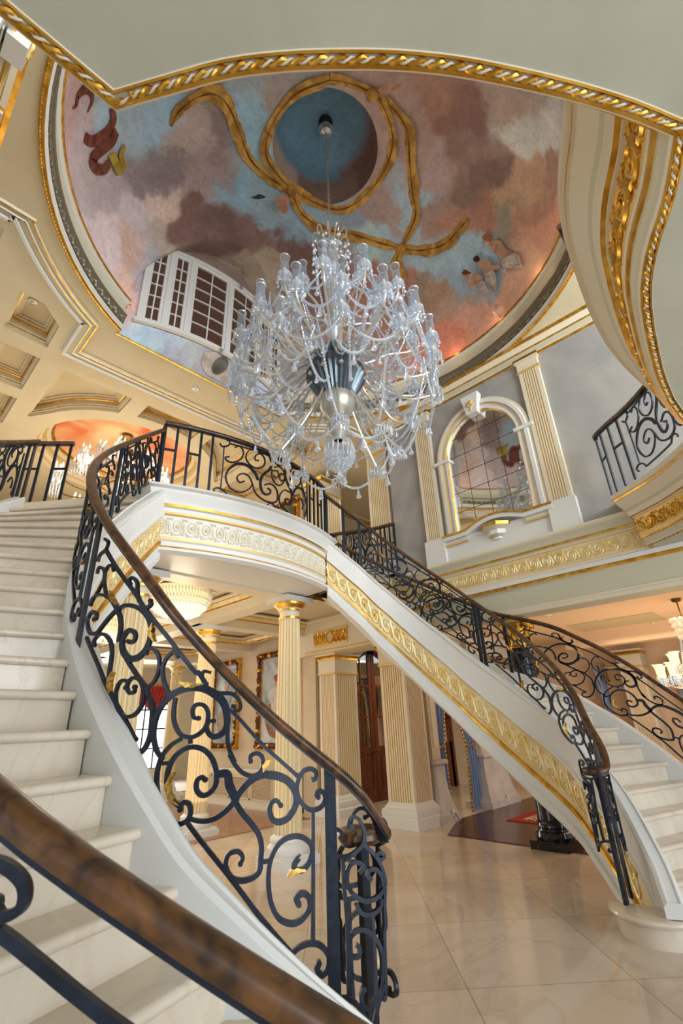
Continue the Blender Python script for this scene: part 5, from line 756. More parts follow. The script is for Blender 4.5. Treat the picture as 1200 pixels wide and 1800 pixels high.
    mb.box((min(X(0),X(.05)),yc-.95,4.04),(max(X(0),X(.05)),yc+.95,4.42),'trim_white'); sl = mb.build('sill', t)
    mb = MB(); mb.lathe([(.05,-.20),(.10,-.19),(.10,-.16),(.16,-.12),(.17,-.05),(.26,.0),(.27,.05),(.20,.06)], (X(.0),yc,4.38), 'trim_sage', 8, pi/8, 2*pi+pi/8, ['trim_cream','trim_white','trim_sage','trim_white','trim_cream','gold_leaf','trim_white']); mb.build('bracket', t)
    return t
arched_mirror(True, 'large arched mirror of square panes between two fluted pilasters'); arched_mirror(False, 'arched mirror of the opposite wall whose keystone shows at the top left corner')
# gallery overhead and to the right
aL = [(.15,1.1)]; 
arcpts = [(.15,1.1),(.26,.93),(.367,.769),(.484,.628),(.609,.497),(.74,.371),(.882,.251),(1.041,.133),(1.214,.013),(1.408,-.109),(1.606,-.218)]
bowp = [(1.606,-.218),(1.846,-.127),(2.089,-.005),(2.41,.091),(3.012,.172),(3.43,.195)]
sm = lambda P, n=3: [(v.x,v.y) for v in catmull([Vector((a,b,0)) for a,b in P], n)]
left = sm(arcpts); b1 = sm(bowp); right_ = mirror(left[::-1]); b2 = mirror(b1[::-1])
gal = [(-5,1.1),(.15,1.1)]+left[1:]+b1[1:]+b2[1:]+right_[1:]+[(6.9,1.1)]
gz = 3.5
plate('ceiling_gallery_soffit', gal+[(6.9,-5),(-5,-5)], [], gz, 'soffit_paint')
plate('floor_gallery', gal+[(6.9,-5),(-5,-5)], [], 4.14, 'trim_white')
t = thing('gallery', 'gilded scroll fascia and rope-moulded rim of the gallery overhead', 'gallery', None, (3.43,0,3.5))
g3 = [(x,y,gz) for x,y in gal][::-1]          # right of travel looks into the stair hall
GF = [(0,0),(.012,.015),(.012,.05),(.03,.06),(.03,.085),(.045,.09),(.045,.115),(.05,.13),(.05,.37),(.065,.375),(.065,.395),(.09,.40),(.10,.43),(.10,.46),(.11,.47),(.125,.50),(.185,.60),(.19,.62),(.205,.625),(.205,.65),(.225,.66),(.225,.72),(0,.72)]
GM = ['trim_cream','trim_sage','trim_cream','trim_sage','gold_leaf','gold_leaf','trim_cream','gold_paint','trim_cream','trim_cream','gold_leaf','trim_cream','trim_cream','trim_cream','trim_sage','trim_cream','trim_cream','trim_cream','gold_leaf','trim_cream','trim_cream','trim_cream']
mb = MB(); mb.sweep(g3, GF, GM); fs_ = mb.build('fascia', t)
pth = Path([(x,y,0) for x,y in gal][::-1]); i0 = 5.0; 
s_a = .05; s_b = pth.L-5.1
mb = MB(); scroll_frieze(mb, pth, s_a, s_b, .21, gz+.145, .053, 'gold_leaf', .2, .013); mb.build('scroll_frieze', fs_)
# rope moulding under the rim
mb = MB(); mb.sweep(g3, [(-.006,0),(-.006,-.004),(.006,-.004),(.012,-.0),(.014,.01)], ['gold_leaf','gold_leaf','trim_cream','trim_cream']); mb.sweep(g3, [(-.045,0),(-.043,-.006),(-.036,-.008),(-.030,0)], ['trim_cream','gold_leaf','gold_leaf']); mb.build('gilt_edge', t)
mb = MB(); 
pr = Path(g3); n = int((pr.L-3.9)/.012); ctr = []
for i in range(n+1):
    p, h, nn = pr.at(min(pr.L,.012*i)); ctr.append((p+nn*(-.018)+Vector((0,0,-.004)), h, nn))
for st_, m_ in ((0,'gold_leaf'),(1,'trim_cream')):
    pts = [c+nn*(.0065*cos(k*1.2+st_*pi))+Vector((0,0,.0065*sin(k*1.2+st_*pi))) for k,(c,h,nn) in enumerate(ctr)]
    mb.tube(pts, .0078 if st_ == 0 else .0045, m_, 6)
mb.build('rope_moulding', t)
gr_path = [(x,y) for x,y in (b1[9:]+b2[1:]+right_[1:])]
offp = Path([(x,y,0) for x,y in gal]); 
rp_ = []
for i in range(0, 41):
    s_ = 5.15+(offp.L-5.15)*i/40; p, h, nn = offp.at(min(s_,offp.L)); q_ = p-nn*(.22); 
    if q_.x > 3.0 and (not rp_ or hypot(q_.x-rp_[-1][0], q_.y-rp_[-1][1]) > .05): rp_.append((min(q_.x,6.72), q_.y))
flat_rail('gallery_railing','iron railing of the gallery at the right edge, below the curved gilded rim', rp_[::-1], 4.24, [('bars',.01,.13,4),('panel',.14,.48,False),('panel',.5,.84,True)], H=.92)
# ================================================================ upper ceiling, coffers and dome
ring = [(DX+3.5*cos(a), DY+3.5*sin(a)) for a in [2*pi*i/96 for i in range(96)]]
ringcut = [(x,y) for x,y in ring if not (y > DY and abs(x-DX) < 1.66)]
# order: start just right of the back gap and go clockwise to just left of it
ang0, ang1 = math.acos(1.65/3.5), pi-math.acos(1.65/3.5)
hole = [(DX+3.5*cos(a), DY+3.5*sin(a)) for a in [ang0-(2*pi-(ang1-ang0))*i/90 for i in range(91)]]
hole = hole+[(1.75,6.46),(5.05,6.46)]
MC, MR = (3.5,10.5), 2.12
def arc_cut(x0, x1, n=8): return [(x0+(x1-x0)*i/n, MC[1]-sqrt(MR**2-min(MR**2,(x0+(x1-x0)*i/n-MC[0])**2))) for i in range(n+1)]
cof = [[(.40,6.62),(.72,6.62),(1.02,6.95),(1.03,7.58),(.40,7.55)],
       [(.40,7.93),(1.03,7.93),(1.03,9.06),(.40,9.06)],
       [(1.34,7.95)]+[(2.62,7.95)]+arc_cut(2.62,1.62,8)+[(1.40,9.85),(1.34,9.9)],
       [(2.94,7.95),(4.17,7.95)]+arc_cut(4.17,2.94,8),
       [(4.48,7.95),(5.68,7.95),(5.68,9.9),(5.60,9.85)]+arc_cut(5.38,4.48,8),
       [(6.0,7.93),(7.0,7.93),(7.0,9.06),(6.0,9.06)],[(.40,9.4),(1.04,9.4),(1.04,10.5),(.40,10.5)],[(6.0,9.4),(7.0,9.4),(7.0,10.5),(6.0,10.5)],
       [(-1.2,5.7),(.0,5.7),(.0,7.55),(-1.2,7.55)],[(-1.2,7.93),(.05,7.93),(.05,9.06),(-1.2,9.06)],[(-1.2,9.4),(.05,9.4),(.05,10.5),(-1.2,10.5)],
       [(5.9,6.75),(6.7,6.75),(6.7,7.5),(5.9,7.5)]]
med = [(MC[0]+1.80*cos(2*pi*i/64), MC[1]+1.80*sin(2*pi*i/64)) for i in range(64)]
plate('ceiling_upper', [(-6,-5),(13,-5),(13,16),(-6,16)], [hole, med]+cof, 7.5, 'ceiling_cream')
CP = [(0,0),(0,.07),(.035,.075),(.035,.10),(.05,.11),(.05,.20),(.07,.21),(.07,.235),(.10,.25),(.10,.27),(.14,.28),(.14,.33)]
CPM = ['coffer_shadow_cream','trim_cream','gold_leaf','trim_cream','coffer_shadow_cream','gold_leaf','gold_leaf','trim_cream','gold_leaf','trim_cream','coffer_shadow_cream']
def area2(P): return sum(P[i][0]*P[(i+1)%len(P)][1]-P[(i+1)%len(P)][0]*P[i][1] for i in range(len(P)))/2
for c in cof:
    c = c if area2(c) < 0 else c[::-1]
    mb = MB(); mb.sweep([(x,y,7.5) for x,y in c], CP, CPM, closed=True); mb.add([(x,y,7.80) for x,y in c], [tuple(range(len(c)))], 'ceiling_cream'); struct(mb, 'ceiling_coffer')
# soffit border mouldings between dome and coffers
bl = [(-5.0,5.28),(.23,5.30)]+[(DX+3.80*cos(a), DY+3.80*sin(a)) for a in [2.56-(2.56-2.115)*i/10 for i in range(11)]]+[(1.43,6.56),(1.43,7.30),(5.45,7.30),(5.45,6.56)]+[(DX+3.80*cos(a), DY+3.80*sin(a)) for a in [1.02-(1.02-.72)*i/8 for i in range(9)]]+[(6.75,5.7)]
BP = [(-.02,0),(-.02,-.05),(.0,-.05),(.0,-.03),(.05,-.03),(.06,-.06),(.075,-.06),(.09,-.035),(.15,-.035),(.16,-.07),(.20,-.07),(.21,0)]
BM = ['trim_cream','gold_leaf','trim_cream','trim_sage','trim_white','gold_leaf','trim_white','trim_sage','trim_white','trim_white','trim_white']
mb = MB(); mb.sweep([(x,y,7.5) for x,y in bl], [(-o,z) for o,z in BP], BM); struct(mb, 'trim_soffit_border')
mb = MB(); mb.sweep([(1.72,6.46,7.5),(5.08,6.46,7.5)], [(-.03,0),(-.03,-.02),(.0,-.02),(.0,0)], 'gold_leaf'); struct(mb, 'trim_mural_edge')
# ring cornice under the dome
RP_ = [(-.06,0),(-.05,-.025),(-.02,-.03),(.0,-.01),(.0,.04),(.02,.05),(.02,.075),(.0,.085),(.035,.26),(.05,.265),(.05,.29),(.02,.30),(.0,.40),(-.005,.48),(.02,.53),(.055,.545),(.055,.575),(.075,.58),(.075,.61),(.03,.62)]
RM_ = ['gold_leaf','gold_leaf','gold_leaf','trim_cream','trim_white','trim_white','antique_silver','antique_silver','antique_silver','antique_silver','trim_sage','trim_sage','trim_sage','trim_sage','trim_white','trim_white','gold_leaf','gold_leaf','gold_leaf']
rpath = [(x,y,7.5) for x,y in hole[:91]]
mb = MB(); mb.sweep(rpath, RP_, RM_); rg = struct(mb, 'trim_dome_cornice')
mb = MB(); scroll_frieze(mb, Path([(x,y,0) for x,y,z in rpath]), 0.03, Path([(x,y,0) for x,y,z in rpath]).L-.05, .16, 7.59, .016, 'antique_silver', .17, .012); mb.build('scroll_frieze', rg)
mb = MB()
pb = Path([(x,y,0) for x,y,z in rpath]); k = 0
while k*.05 < pb.L:
    p, h, nn = pb.at(k*.05); mb.ball((p-nn*.04)+Vector((0,0,7.475)), .017, 'gold_leaf', 6, 4); k += 1
mb.build('bead_row', rg)
# painted dome
from mathutils import noise as MN
def albedo(c):
    l = S(*c)[:3]; g_ = sum(l)/3; l = [(v*.76+g_*.24)*1.58 for v in l]
    if c[2] > c[0]+12: l = [l[0]*.93, l[1]*1.0, l[2]*1.16]
    return [min(.9,v) for v in l]
AN = [(Vector(a[:3]), albedo(a[3:])) for a in ANCH]  # anchor colours keep the lit look, orange cove glow near the rim included
def paint(p):
    p = Vector(p); q = p+Vector((MN.fractal(p*1.0,.75,2,7),MN.fractal(p*1.0+Vector((9,3,1)),.75,2,7),MN.fractal(p*1.0+Vector((1,7,5)),.75,2,7)))*.40
    w = 0; c = [0,0,0]
    for a, col in AN:
        d = (a-q).length_squared; k_ = 1/(d+.006)**3.6; w += k_
        for i in range(3): c[i] += k_*col[i]
    return (c[0]/w,c[1]/w,c[2]/w,1)
def paint_mesh(o):
    me = o.data; at_ = me.color_attributes.new('paint','FLOAT_COLOR','POINT')
    for i, v in enumerate(me.vertices): at_.data[i].color = paint(v.co)
mb = MB(); NR, NT = 120, 420; rows = []
for i in range(NR+1):
    r = R0+(R1-R0)*(1-(1-i/NR)**1.6); row = []
    for j in range(NT):
        a = 2*pi*j/NT; x, y = DX+r*cos(a), DY+r*sin(a); row.append((x,y,zdome(x,y)))
    rows.append(row)
rows.append([(x,y,8.05) for x,y,z in rows[-1]])
vs = [v for r in rows for v in r]; fs = [(i*NT+j, i*NT+(j+1)%NT, (i+1)*NT+(j+1)%NT, (i+1)*NT+j) for i in range(len(rows)-1) for j in range(NT)]
# leave the back open where the window bay stands
fs = [f for f in fs if not (all(vs[k][1] > DY and abs(vs[k][0]-DX) < 1.655 for k in f) and min(vs[k][1]-ybay(vs[k][0]) for k in f) > .06)]
mb.add(vs, fs, 'mural_paint'); dm = struct(mb, 'ceiling_dome', None, 0); 
dm.data.polygons.foreach_set('use_smooth',[True]*len(dm.data.polygons)); paint_mesh(dm)
mb = MB(); NB = 60; zs_ = 26; vs = []
for i in range(NB+1):
    x = 1.75+3.3*i/NB; y = ybay(x); zt = zdome(x, y)+.03
    for j in range(zs_+1): vs.append((x,y,7.75+(zt-7.75)*j/zs_))
    vs.append((x,6.46,7.5))
m_ = zs_+2
fs = [(i*m_+j, i*m_+j+1, (i+1)*m_+j+1, (i+1)*m_+j) for i in range(NB) for j in range(zs_)]+[(i*m_+zs_+1, i*m_, (i+1)*m_, (i+1)*m_+zs_+1) for i in range(NB)]
mb.add(vs, fs, 'mural_paint')
mb.add([(1.75,6.46,7.5),(1.75,6.35,7.75),(1.75,6.30,8.3),(1.75,6.46,8.3)],[(0,1,2,3)],'mural_paint'); mb.add([(5.05,6.46,7.5),(5.05,6.35,7.75),(5.05,6.30,8.3),(5.05,6.46,8.3)],[(0,1,2,3)],'mural_paint')
by = struct(mb, 'wall_window_bay', None, 60); paint_mesh(by)
# oculus
mb = MB(); mb.lathe([(R0,10.29),(R0,10.85),(R0*.93,10.98),(R0*.75,11.1),(R0*.4,11.18),(.001,11.2)], (DX,DY,0), 'mural_paint', 64)
oc = struct(mb, 'ceiling_oculus', dm, 50); at_ = oc.data.color_attributes.new('paint','FLOAT_COLOR','POINT')
for i, v in enumerate(oc.data.vertices):
    h_ = v.co; q = MN.fractal(h_*1.3,1,2,4); s_ = (h_.y-DY)+(DX-h_.x)*.1+.5*q
    side = (h_.x-DX)*.72-(h_.y-DY)*.7
    c = S(120,168,200) if h_.z > 11.0 else (S(112,156,186) if side < .35+.25*q else S(140,108,98))
    if h_.z < 10.98 and (h_.y-DY)+(h_.x-DX)*.2 > .30+.2*q and h_.z < 10.9: c = S(214,192,174) if h_.x < DX+.1 else S(160,132,124)
    at_.data[i].color = c
# painted ribbons, figures and serpent of the mural
def paintmat(c):
    n_ = 'mural_%d_%d_%d' % tuple(c)
    if n_ not in MATS:
        d_ = [max(0,k-26) for k in c]; u_ = [min(255,k+10) for k in c]; noisy(mat(n_, c, .75), d_, u_, 7, 5, .6)
    return n_
def strip3(mb, P, w0, mt, ctr):
    P = [Vector(p) for p in P]; rows = []
    for i, p in enumerate(P):
        t_ = (P[min(i+1,len(P)-1)]-P[max(i-1,0)]).normalized(); v = (ctr-p).normalized(); b = v.cross(t_).normalized(); w = w0(i/(len(P)-1))
        rows += [p+b*w, p-b*w]
    mb.add(rows, [(2*i,2*i+1,2*i+3,2*i+2) for i in range(len(P)-1)], mt)
CTR = Vector((DX,DY,7.5))
for k, rb in enumerate(RIBBON):
    mb = MB(); strip3(mb, rb, (lambda u: .085+.02*sin(u*40)) if k == 0 else (lambda u: .05+.075*abs(sin(pi*min(1,u*1.0+.02)))+.02*sin(u*23)), 'ribbon_gold', CTR)
    mb.build('painted_ribbon', dm)
    mb = MB(); off = [Vector(p)+(CTR-Vector(p)).normalized()*.008 for p in rb]
    strip3(mb, off, lambda u: .010+.006*sin(u*31), paintmat((120,78,34)), CTR); mb.build('painted_fold', dm)
for p in (RIBBON[1][0], RIBBON[3][0], RIBBON[4][0]):
    mb = MB(); c = Vector(p)+(CTR-Vector(p)).normalized()*.02; mb.ball(c, .10, 'ribbon_gold', 10, 6, .5); mb.build('painted_knot', dm)
for nm, c, P in FIGURES:
    mb = MB(); mb.add(P, [tuple(range(len(P)))], paintmat(c)); mb.build('painted_'+nm, dm, 0)
    if nm == 'drape':
        q = len(P); cen = sum((Vector(p) for p in P), Vector())/q; mb = MB()
        for f in range(4):
            a = Vector(P[(f*q)//4]); b = Vector(P[((f*q)//4+q//3) % q]); e_ = (CTR-cen).normalized()*.008
            strip3(mb, [cen+(a-cen)*(.85-.4*u)+(b-cen)*.4*u+e_ for u in [i/5 for i in range(6)]], lambda u: .012, paintmat((182,172,166)), CTR)
        mb.build('painted_fold', dm)
for c, w, P in SNAKE:
    mb = MB(); strip3(mb, P, lambda u, w=w: .0125*(w[0]+(w[1]-w[0])*u*2 if u < .5 else w[1]+(w[2]-w[1])*(u-.5)*2), paintmat(c), CTR); mb.build('painted_serpent', dm)
# still life on the band below the window
def on_band(u, v):  # u along x, v 0..1 up the sloping band
    return (u, 6.46+(ybay(u)-6.46)*v-.012, 7.5+.25*v-.012)
mb = MB(); mb.add([on_band(u,v) for u,v in ((3.05,.75),(3.25,.95),(3.45,.80),(3.75,.35),(3.7,.12),(3.3,.12),(3.12,.35))], [tuple(range(7))], 'mural_205_195_190' if 'mural_205_195_190' in MATS else paintmat((205,195,190))); mb.build('painted_drape', by, 0)
mb = MB(); mb.add([(x,y-.012,z-.012) for x,y,z in [on_band(3.42+.13*cos(a), .60+.34*sin(a)) for a in [2*pi*i/14 for i in range(14)]]], [tuple(range(14))], paintmat((104,106,96))); mb.build('painted_urn', by, 0)
# inner window of the bay
def win_x(i): return [1.93,2.28,2.63,3.38,4.13,4.48,4.83][i]
wn = thing('bay_window', 'curved white interior window of small panes set high in the painted dome', 'window', None, (3.38,6.0,7.75)); wn['kind'] = 'structure'
zb_, zt_ = 7.78, 9.52
def bent(mb, x0, x1, z0, z1, d0, d1, mt, n=4):
    for i in range(n):
        a, b = x0+(x1-x0)*i/n, x0+(x1-x0)*(i+1)/n
        mb.add([(x,ybay(x)-d,z) for d in (d0,d1) for x,z in ((a,z0),(b,z0),(b,z1),(a,z1))], [(0,1,2,3),(4,5,6,7),(0,1,5,4),(2,3,7,6),(1,2,6,5),(3,0,4,7)], mt)
mb = MB(); bent(mb, 1.86, 4.90, zb_-.06, zb_, .0, .07, 'trim_white', 30); bent(mb, 1.86, 4.90, zt_, zt_+.07, 0, .08, 'trim_white', 30)
for i in range(7): bent(mb, win_x(i)-.035, win_x(i)+.035, zb_, zt_, 0, .06, 'trim_white', 1)
mb.build('frame', wn)
for i in range(6):
    a, b = win_x(i)+.035, win_x(i+1)-.035
    mb = MB(); e = .05
    for q in ((a,b,zb_,zb_+e),(a,b,zt_-e,zt_),(a,a+e,zb_+e,zt_-e),(b-e,b,zb_+e,zt_-e)): bent(mb, *q, .005, .04, 'trim_white', 3)
    bent(mb, (a+b)/2-.01, (a+b)/2+.01, zb_+e, zt_-e, .01, .032, 'trim_white', 1)
    for k in range(1,6): z = zb_+e+(zt_-zb_-2*e)*k/6; bent(mb, a+e, b-e, z-.01, z+.01, .01, .032, 'trim_white', 3)
    sh = mb.build('sash', wn); mb = MB(); bent(mb, a+e, b-e, zb_+e, zt_-e, .004, .010, 'pane_reflect_brown', 3); mb.build('pane', sh)
def downlight(x, y, z, label, r=.075):
    t = thing('downlight', label, 'ceiling light', 'recessed ceiling lights', (x,y,z))
    mb = MB(); mb.lathe([(r,-.003),(r*1.02,-.012),(r*.8,-.014),(r*.72,.0)], (x,y,z), 'trim_white', 20); mb.build('trim_ring', t)
    mb = MB(); mb.lathe([(r*.74,-.004),(.001,-.006)], (x,y,z), 'knob_silver', 20); mb.ball((x,y,z-.004), r*.4, 'lamp_glow' if z < 4 else 'knob_silver', 8, 4, .4); mb.build('lamp', t)
downlight(3.36,6.88,7.5,'recessed light in the cream soffit beneath the painted band'); downlight(.62,7.05,7.8,'recessed light inside the coffer at the left edge')
for i,(x,y) in enumerate(((4.2,7.1),(5.8,7.2),(5.9,9.3))): downlight(x,y,3.75,['small recessed light of the lower hall between two columns','small recessed light of the lower hall nearest the gilded panel','small recessed light of the lower hall above the portraits'][i],.05)
for i,(x,y) in enumerate(((10.4,2.9),(11.9,2.3),(12.8,1.6))): downlight(x,y,3.3,['small recessed light of the dining ceiling, nearest the hall','small recessed light of the dining ceiling beyond the vent','small recessed light of the dining ceiling, farthest back'][i],.05)
# medallion of the upper hall
mb = MB(); mpath = [(x,y,7.5) for x,y in med][::-1]
mb.sweep(mpath, [(0,0),(0,.1),(.05,.11),(.05,.16),(.10,.18),(.10,.26),(.16,.28),(.16,.34),(.24,.36),(.24,.42),(.30,.44)], ['trim_cream','gold_paint','trim_cream','trim_cream','trim_cream','gold_paint','coffer_shadow_cream','trim_cream','relief_gilt','gold_leaf'], closed=True); struct(mb,'trim_medallion')
mb = MB(); mb.lathe([(1.52,7.94),(1.3,8.1),(.8,8.25),(.001,8.3)], (MC[0],MC[1],0), 'hall_mural', 48); struct(mb, 'ceiling_medallion')
# walls of the upper hall
mb = MB(); mb.box((7.6,9.0,FL2),(12.3,9.2,7.5),'plaster_warm'); mb.box((-6,15.6,FL2),(8.3,15.9,7.5),'plaster_warm'); mb.box((7.3,8.34,FL2),(7.6,15.6,7.5),'plaster_warm'); struct(mb, 'wall_upper_hall')
mb = MB(); mb.box((12.3,5.4,FL2),(12.5,9.0,7.5),'plaster_warm'); struct(mb, 'wall_upper_corridor')
crown([(7.6,9.0),(12.3,9.0)],7.5,'trim_upper_corridor')
t = thing('hall_door', 'white panelled door at the end of the upper landing, behind the pier', 'door', None, (10.35,8.97,FL2)); t['kind'] = 'structure'
mb = MB(); mb.box((9.75,8.92,FL2),(9.88,9.0,6.45),'trim_cream'); mb.box((10.85,8.92,FL2),(10.98,9.0,6.45),'trim_cream'); mb.box((9.75,8.92,6.45),(10.98,9.0,6.6),'trim_cream'); mb.build('door_frame', t)
mb = MB(); mb.box((9.9,8.95,FL2),(10.84,8.99,6.44),'trim_cream')
for z0, z1 in ((FL2+.2,FL2+.95),(FL2+1.1,FL2+2.15)):
    for x0 in (9.99,10.42): mb.box((x0,8.935,z0),(x0+.33,8.95,z1),'trim_white')
mb.build('door_leaf', t)
# ================================================================ doors, windows and furnishings of the ground floor
t = thing('arched_door', 'tall arched mahogany double door with glass panes between two fluted piers', 'door', None, (9.18,7.95,0)); t['kind'] = 'structure'
def archpts(r, zs, n=20): return [(-r*cos(pi*i/n), zs+r*sin(pi*i/n)) for i in range(n+1)]
mb = MB(); A = [(-.90,0)]+archpts(.90,2.47)+[(.90,0)]; B = [(-.78,0)]+archpts(.78,2.47)+[(.78,0)]
for i in range(len(A)-1):
    q = [A[i],A[i+1],B[i+1],B[i]]; mb.add([(9.18+u,y,z) for y in (7.80,7.93) for u,z in q], [(0,1,2,3),(0,1,5,4),(2,3,7,6)], 'trim_cream')
mb.build('architrave', t)
for s in (-1,1):
    mb = MB(); fn = lambda u: 2.47+sqrt(max(0,.78**2-u*u)) if True else 0
    def slat(u0,u1,z0,z1,y0=7.93,y1=7.98,m_='mahogany'): mb.box((9.18+min(u0,u1),y0,z0),(9.18+max(u0,u1),y1,z1),m_)
    slat(s*.01,s*.12,0,3.22); slat(s*.66,s*.77,0,2.55); slat(s*.12,s*.66,0,.22); slat(s*.12,s*.66,.22,1.0,7.945,7.975); slat(s*.19,s*.59,.30,.90,7.925,7.95); slat(s*.12,s*.66,.95,1.10)
    for i in range(10):
        a0, a1 = [(pi/2*j/10) for j in (i,i+1)]
        mb.add([(9.18+s*r_*cos(a),y,2.47+r_*sin(a)) for y in (7.93,7.98) for r_,a in ((.77,a0),(.77,a1),(.67,a1),(.67,a0))], [(0,1,2,3),(4,5,6,7),(0,1,5,4),(2,3,7,6)], 'mahogany')
    for z in (1.72,2.40): slat(s*.12,s*.70,z-.02,z+.02)
    slat(s*.38,s*.405,1.1,3.0)
    lf = mb.build('door_leaf', t)
    mb = MB(); pts = [(s*.11,1.08),(s*.68,1.08),(s*.68,2.47)]+[(s*.68*cos(a),2.47+.68*sin(a)) for a in [pi/2*i/8 for i in range(1,8)]]+[(s*.11,3.12)]
    mb.add([(9.18+u,7.955,z) for u,z in pts], [tuple(range(len(pts)))], 'mirror_glass'); mb.build('pane', lf)
    mb = MB(); mb.tube([(9.18+s*.065,7.92,1.0),(9.18+s*.065,7.90,1.02),(9.18+s*.14,7.90,1.02)], .012, 'brass'); mb.build('door_handle', lf)
t = thing('french_door', 'mahogany glazed double door behind the blue curtains', 'door', None, (11.55,7.85,0)); t['kind'] = 'structure'
mb = MB(); mb.box((10.75,7.84,0),(10.85,7.9,3.0),'mahogany'); mb.box((12.25,7.84,0),(12.35,7.9,3.0),'mahogany'); mb.box((10.75,7.84,2.9),(12.35,7.9,3.0),'mahogany'); mb.build('door_frame', t)
for s in (-1,1):
    mb = MB(); x0, x1 = sorted((11.55+s*.01, 11.55+s*.70)); mb.box((x0,7.85,0),(x0+.11,7.89,2.9),'mahogany'); mb.box((x1-.11,7.85,0),(x1,7.89,2.9),'mahogany'); mb.box((x0,7.85,0),(x1,7.89,1.05),'mahogany'); mb.box((x0+.16,7.835,.2),(x1-.16,7.85,.85),'mahogany'); mb.box((x0,7.85,2.78),(x1,7.89,2.9),'mahogany')
    for z in (1.65,2.22): mb.box((x0,7.85,z-.02),(x1,7.89,z+.02),'mahogany')
    mb.box(((x0+x1)/2-.012,7.85,1.05),((x0+x1)/2+.012,7.89,2.8),'mahogany'); lf = mb.build('door_leaf', t)
    mb = MB(); mb.add([(x0,7.88,1.05),(x1,7.88,1.05),(x1,7.88,2.8),(x0,7.88,2.8)],[(0,1,2,3)],'mirror_glass'); mb.build('pane', lf)
mb = MB(); mb.box((8.10,5.60,2.95),(12.6,5.72,3.3),'trim_cream'); struct(mb,'trim_curtain_rail')
def curtain(x, y, w, z1, side, label):
    """tied-back silk drape; side +1 gathers to the right"""
    t = thing('curtain', label, 'curtain', 'blue silk curtains with gold fringe', (x,y,0)); mb = MB(); nx, nz = 40, 26; vs = []
    for j in range(nz+1):
        z = z1*j/nz; u_ = z/z1
        wd = w*(.44+.56*max(0,(u_-.40)/.60)**1.0) if u_ > .40 else w*(.44+.06*(1-u_/.40))
        for i in range(nx+1):
            f = i/nx; ox = (f-.5)*wd+side*(w-wd)*.5
            vs.append((x+ox, y+.045*sin(f*26+u_*2)*(.5+.5*wd/w)-.02*sin(u_*5), max(.015,z)))
    fs = [(j*(nx+1)+i, j*(nx+1)+i+1, (j+1)*(nx+1)+i+1, (j+1)*(nx+1)+i) for j in range(nz) for i in range(nx)]
    mb.add(vs, fs, 'blue_silk'); d = mb.build('drape', t, 60)
    mb = MB(); col_ = 0 if side > 0 else nx
    for j in range(nz*3):
        k = j/3; j0 = int(k); a = Vector(vs[j0*(nx+1)+col_]); b = Vector(vs[min(nz,j0+1)*(nx+1)+col_]); p = a+(b-a)*(k-j0); mb.ball((p.x-side*.02,p.y-.03,p.z), .024, 'gold_leaf' if j % 2 else 'gold_brocade', 5, 3)
    mb.build('fringe', t)
    mb = MB(); bw = .16; q = []
    for j in range(nz+1):
        a = Vector(vs[j*(nx+1)+(nx if side > 0 else 0)]); q.append((a.x-side*bw*.5,a.y-.05,a.z))
    rows = []
    for j, p in enumerate(q[9:]): rows += [(p[0]-bw/2+.02*sin(j*1.3),p[1]-.02*sin(j*2.1),p[2]),(p[0]+bw/2+.02*sin(j*1.3),p[1]+.02,p[2])]
    mb.add(rows, [(2*j,2*j+1,2*j+3,2*j+2) for j in range(len(rows)//2-1)], 'gold_brocade'); mb.build('jabot', t)
    mb = MB(); wz = z1*.40; mb.tube([(x+side*(w-w*.38)*.5+.22*w*cos(a), y+.06*sin(a)-.02, wz+.04*cos(a)) for a in [2*pi*i/16 for i in range(17)]], .022, 'gold_brocade', 6); mb.build('tie_back', t)
    mb = MB(); vs = []
    for i in range(25):
        f = i/24; dz = .20+.16*abs(sin(f*pi*2)); vs += [(x-w*.55+w*1.1*f, y-.07-.03*sin(f*30), z1+.06),(x-w*.55+w*1.1*f, y-.09-.03*sin(f*30), z1-dz)]
    mb.add(vs, [(2*i,2*i+1,2*i+3,2*i+2) for i in range(24)], 'gold_brocade')
    for i in range(25): p = vs[2*i+1]; mb.ball((p[0],p[1],p[2]-.02), .022, 'gold_leaf', 5, 3)
    mb.build('valance', t)
    return t
curtain(8.50,5.62,.72,2.85,-1,'narrow blue curtain hanging next to the fluted pier, ending above the pedestal')
curtain(9.10,5.56,.80,2.85,1,'full-length blue curtain tied back in the middle, brushing the floor left of the wide pedestal')
curtain(10.80,5.60,.7,2.85,-1,'blue curtain falling to the floor right of the wide pedestal')
curtain(12.1,5.3,.6,2.85,1,'blue curtain of the dining room behind the black marble column')
for i,(x,y) in enumerate(((13.75,4.1),(13.75,2.5),(13.75,.6))):
    curtain(x-.05,y,.6,2.7,1 if i else -1,['dining room curtain glimpsed through the right railing, leftmost','dining room curtain glimpsed through the right railing, middle','dining room curtain glimpsed through the right railing, rightmost'][i])
for i_,yy in enumerate((3.3,1.5,-.3)):
    pier(13.3,yy-.25,13.76,yy+.25,0,2.98,['fluted gilt pier at the back of the dining room, left one','fluted gilt pier at the back of the dining room, middle one','fluted gilt pier at the back of the dining room, right one'][i_])
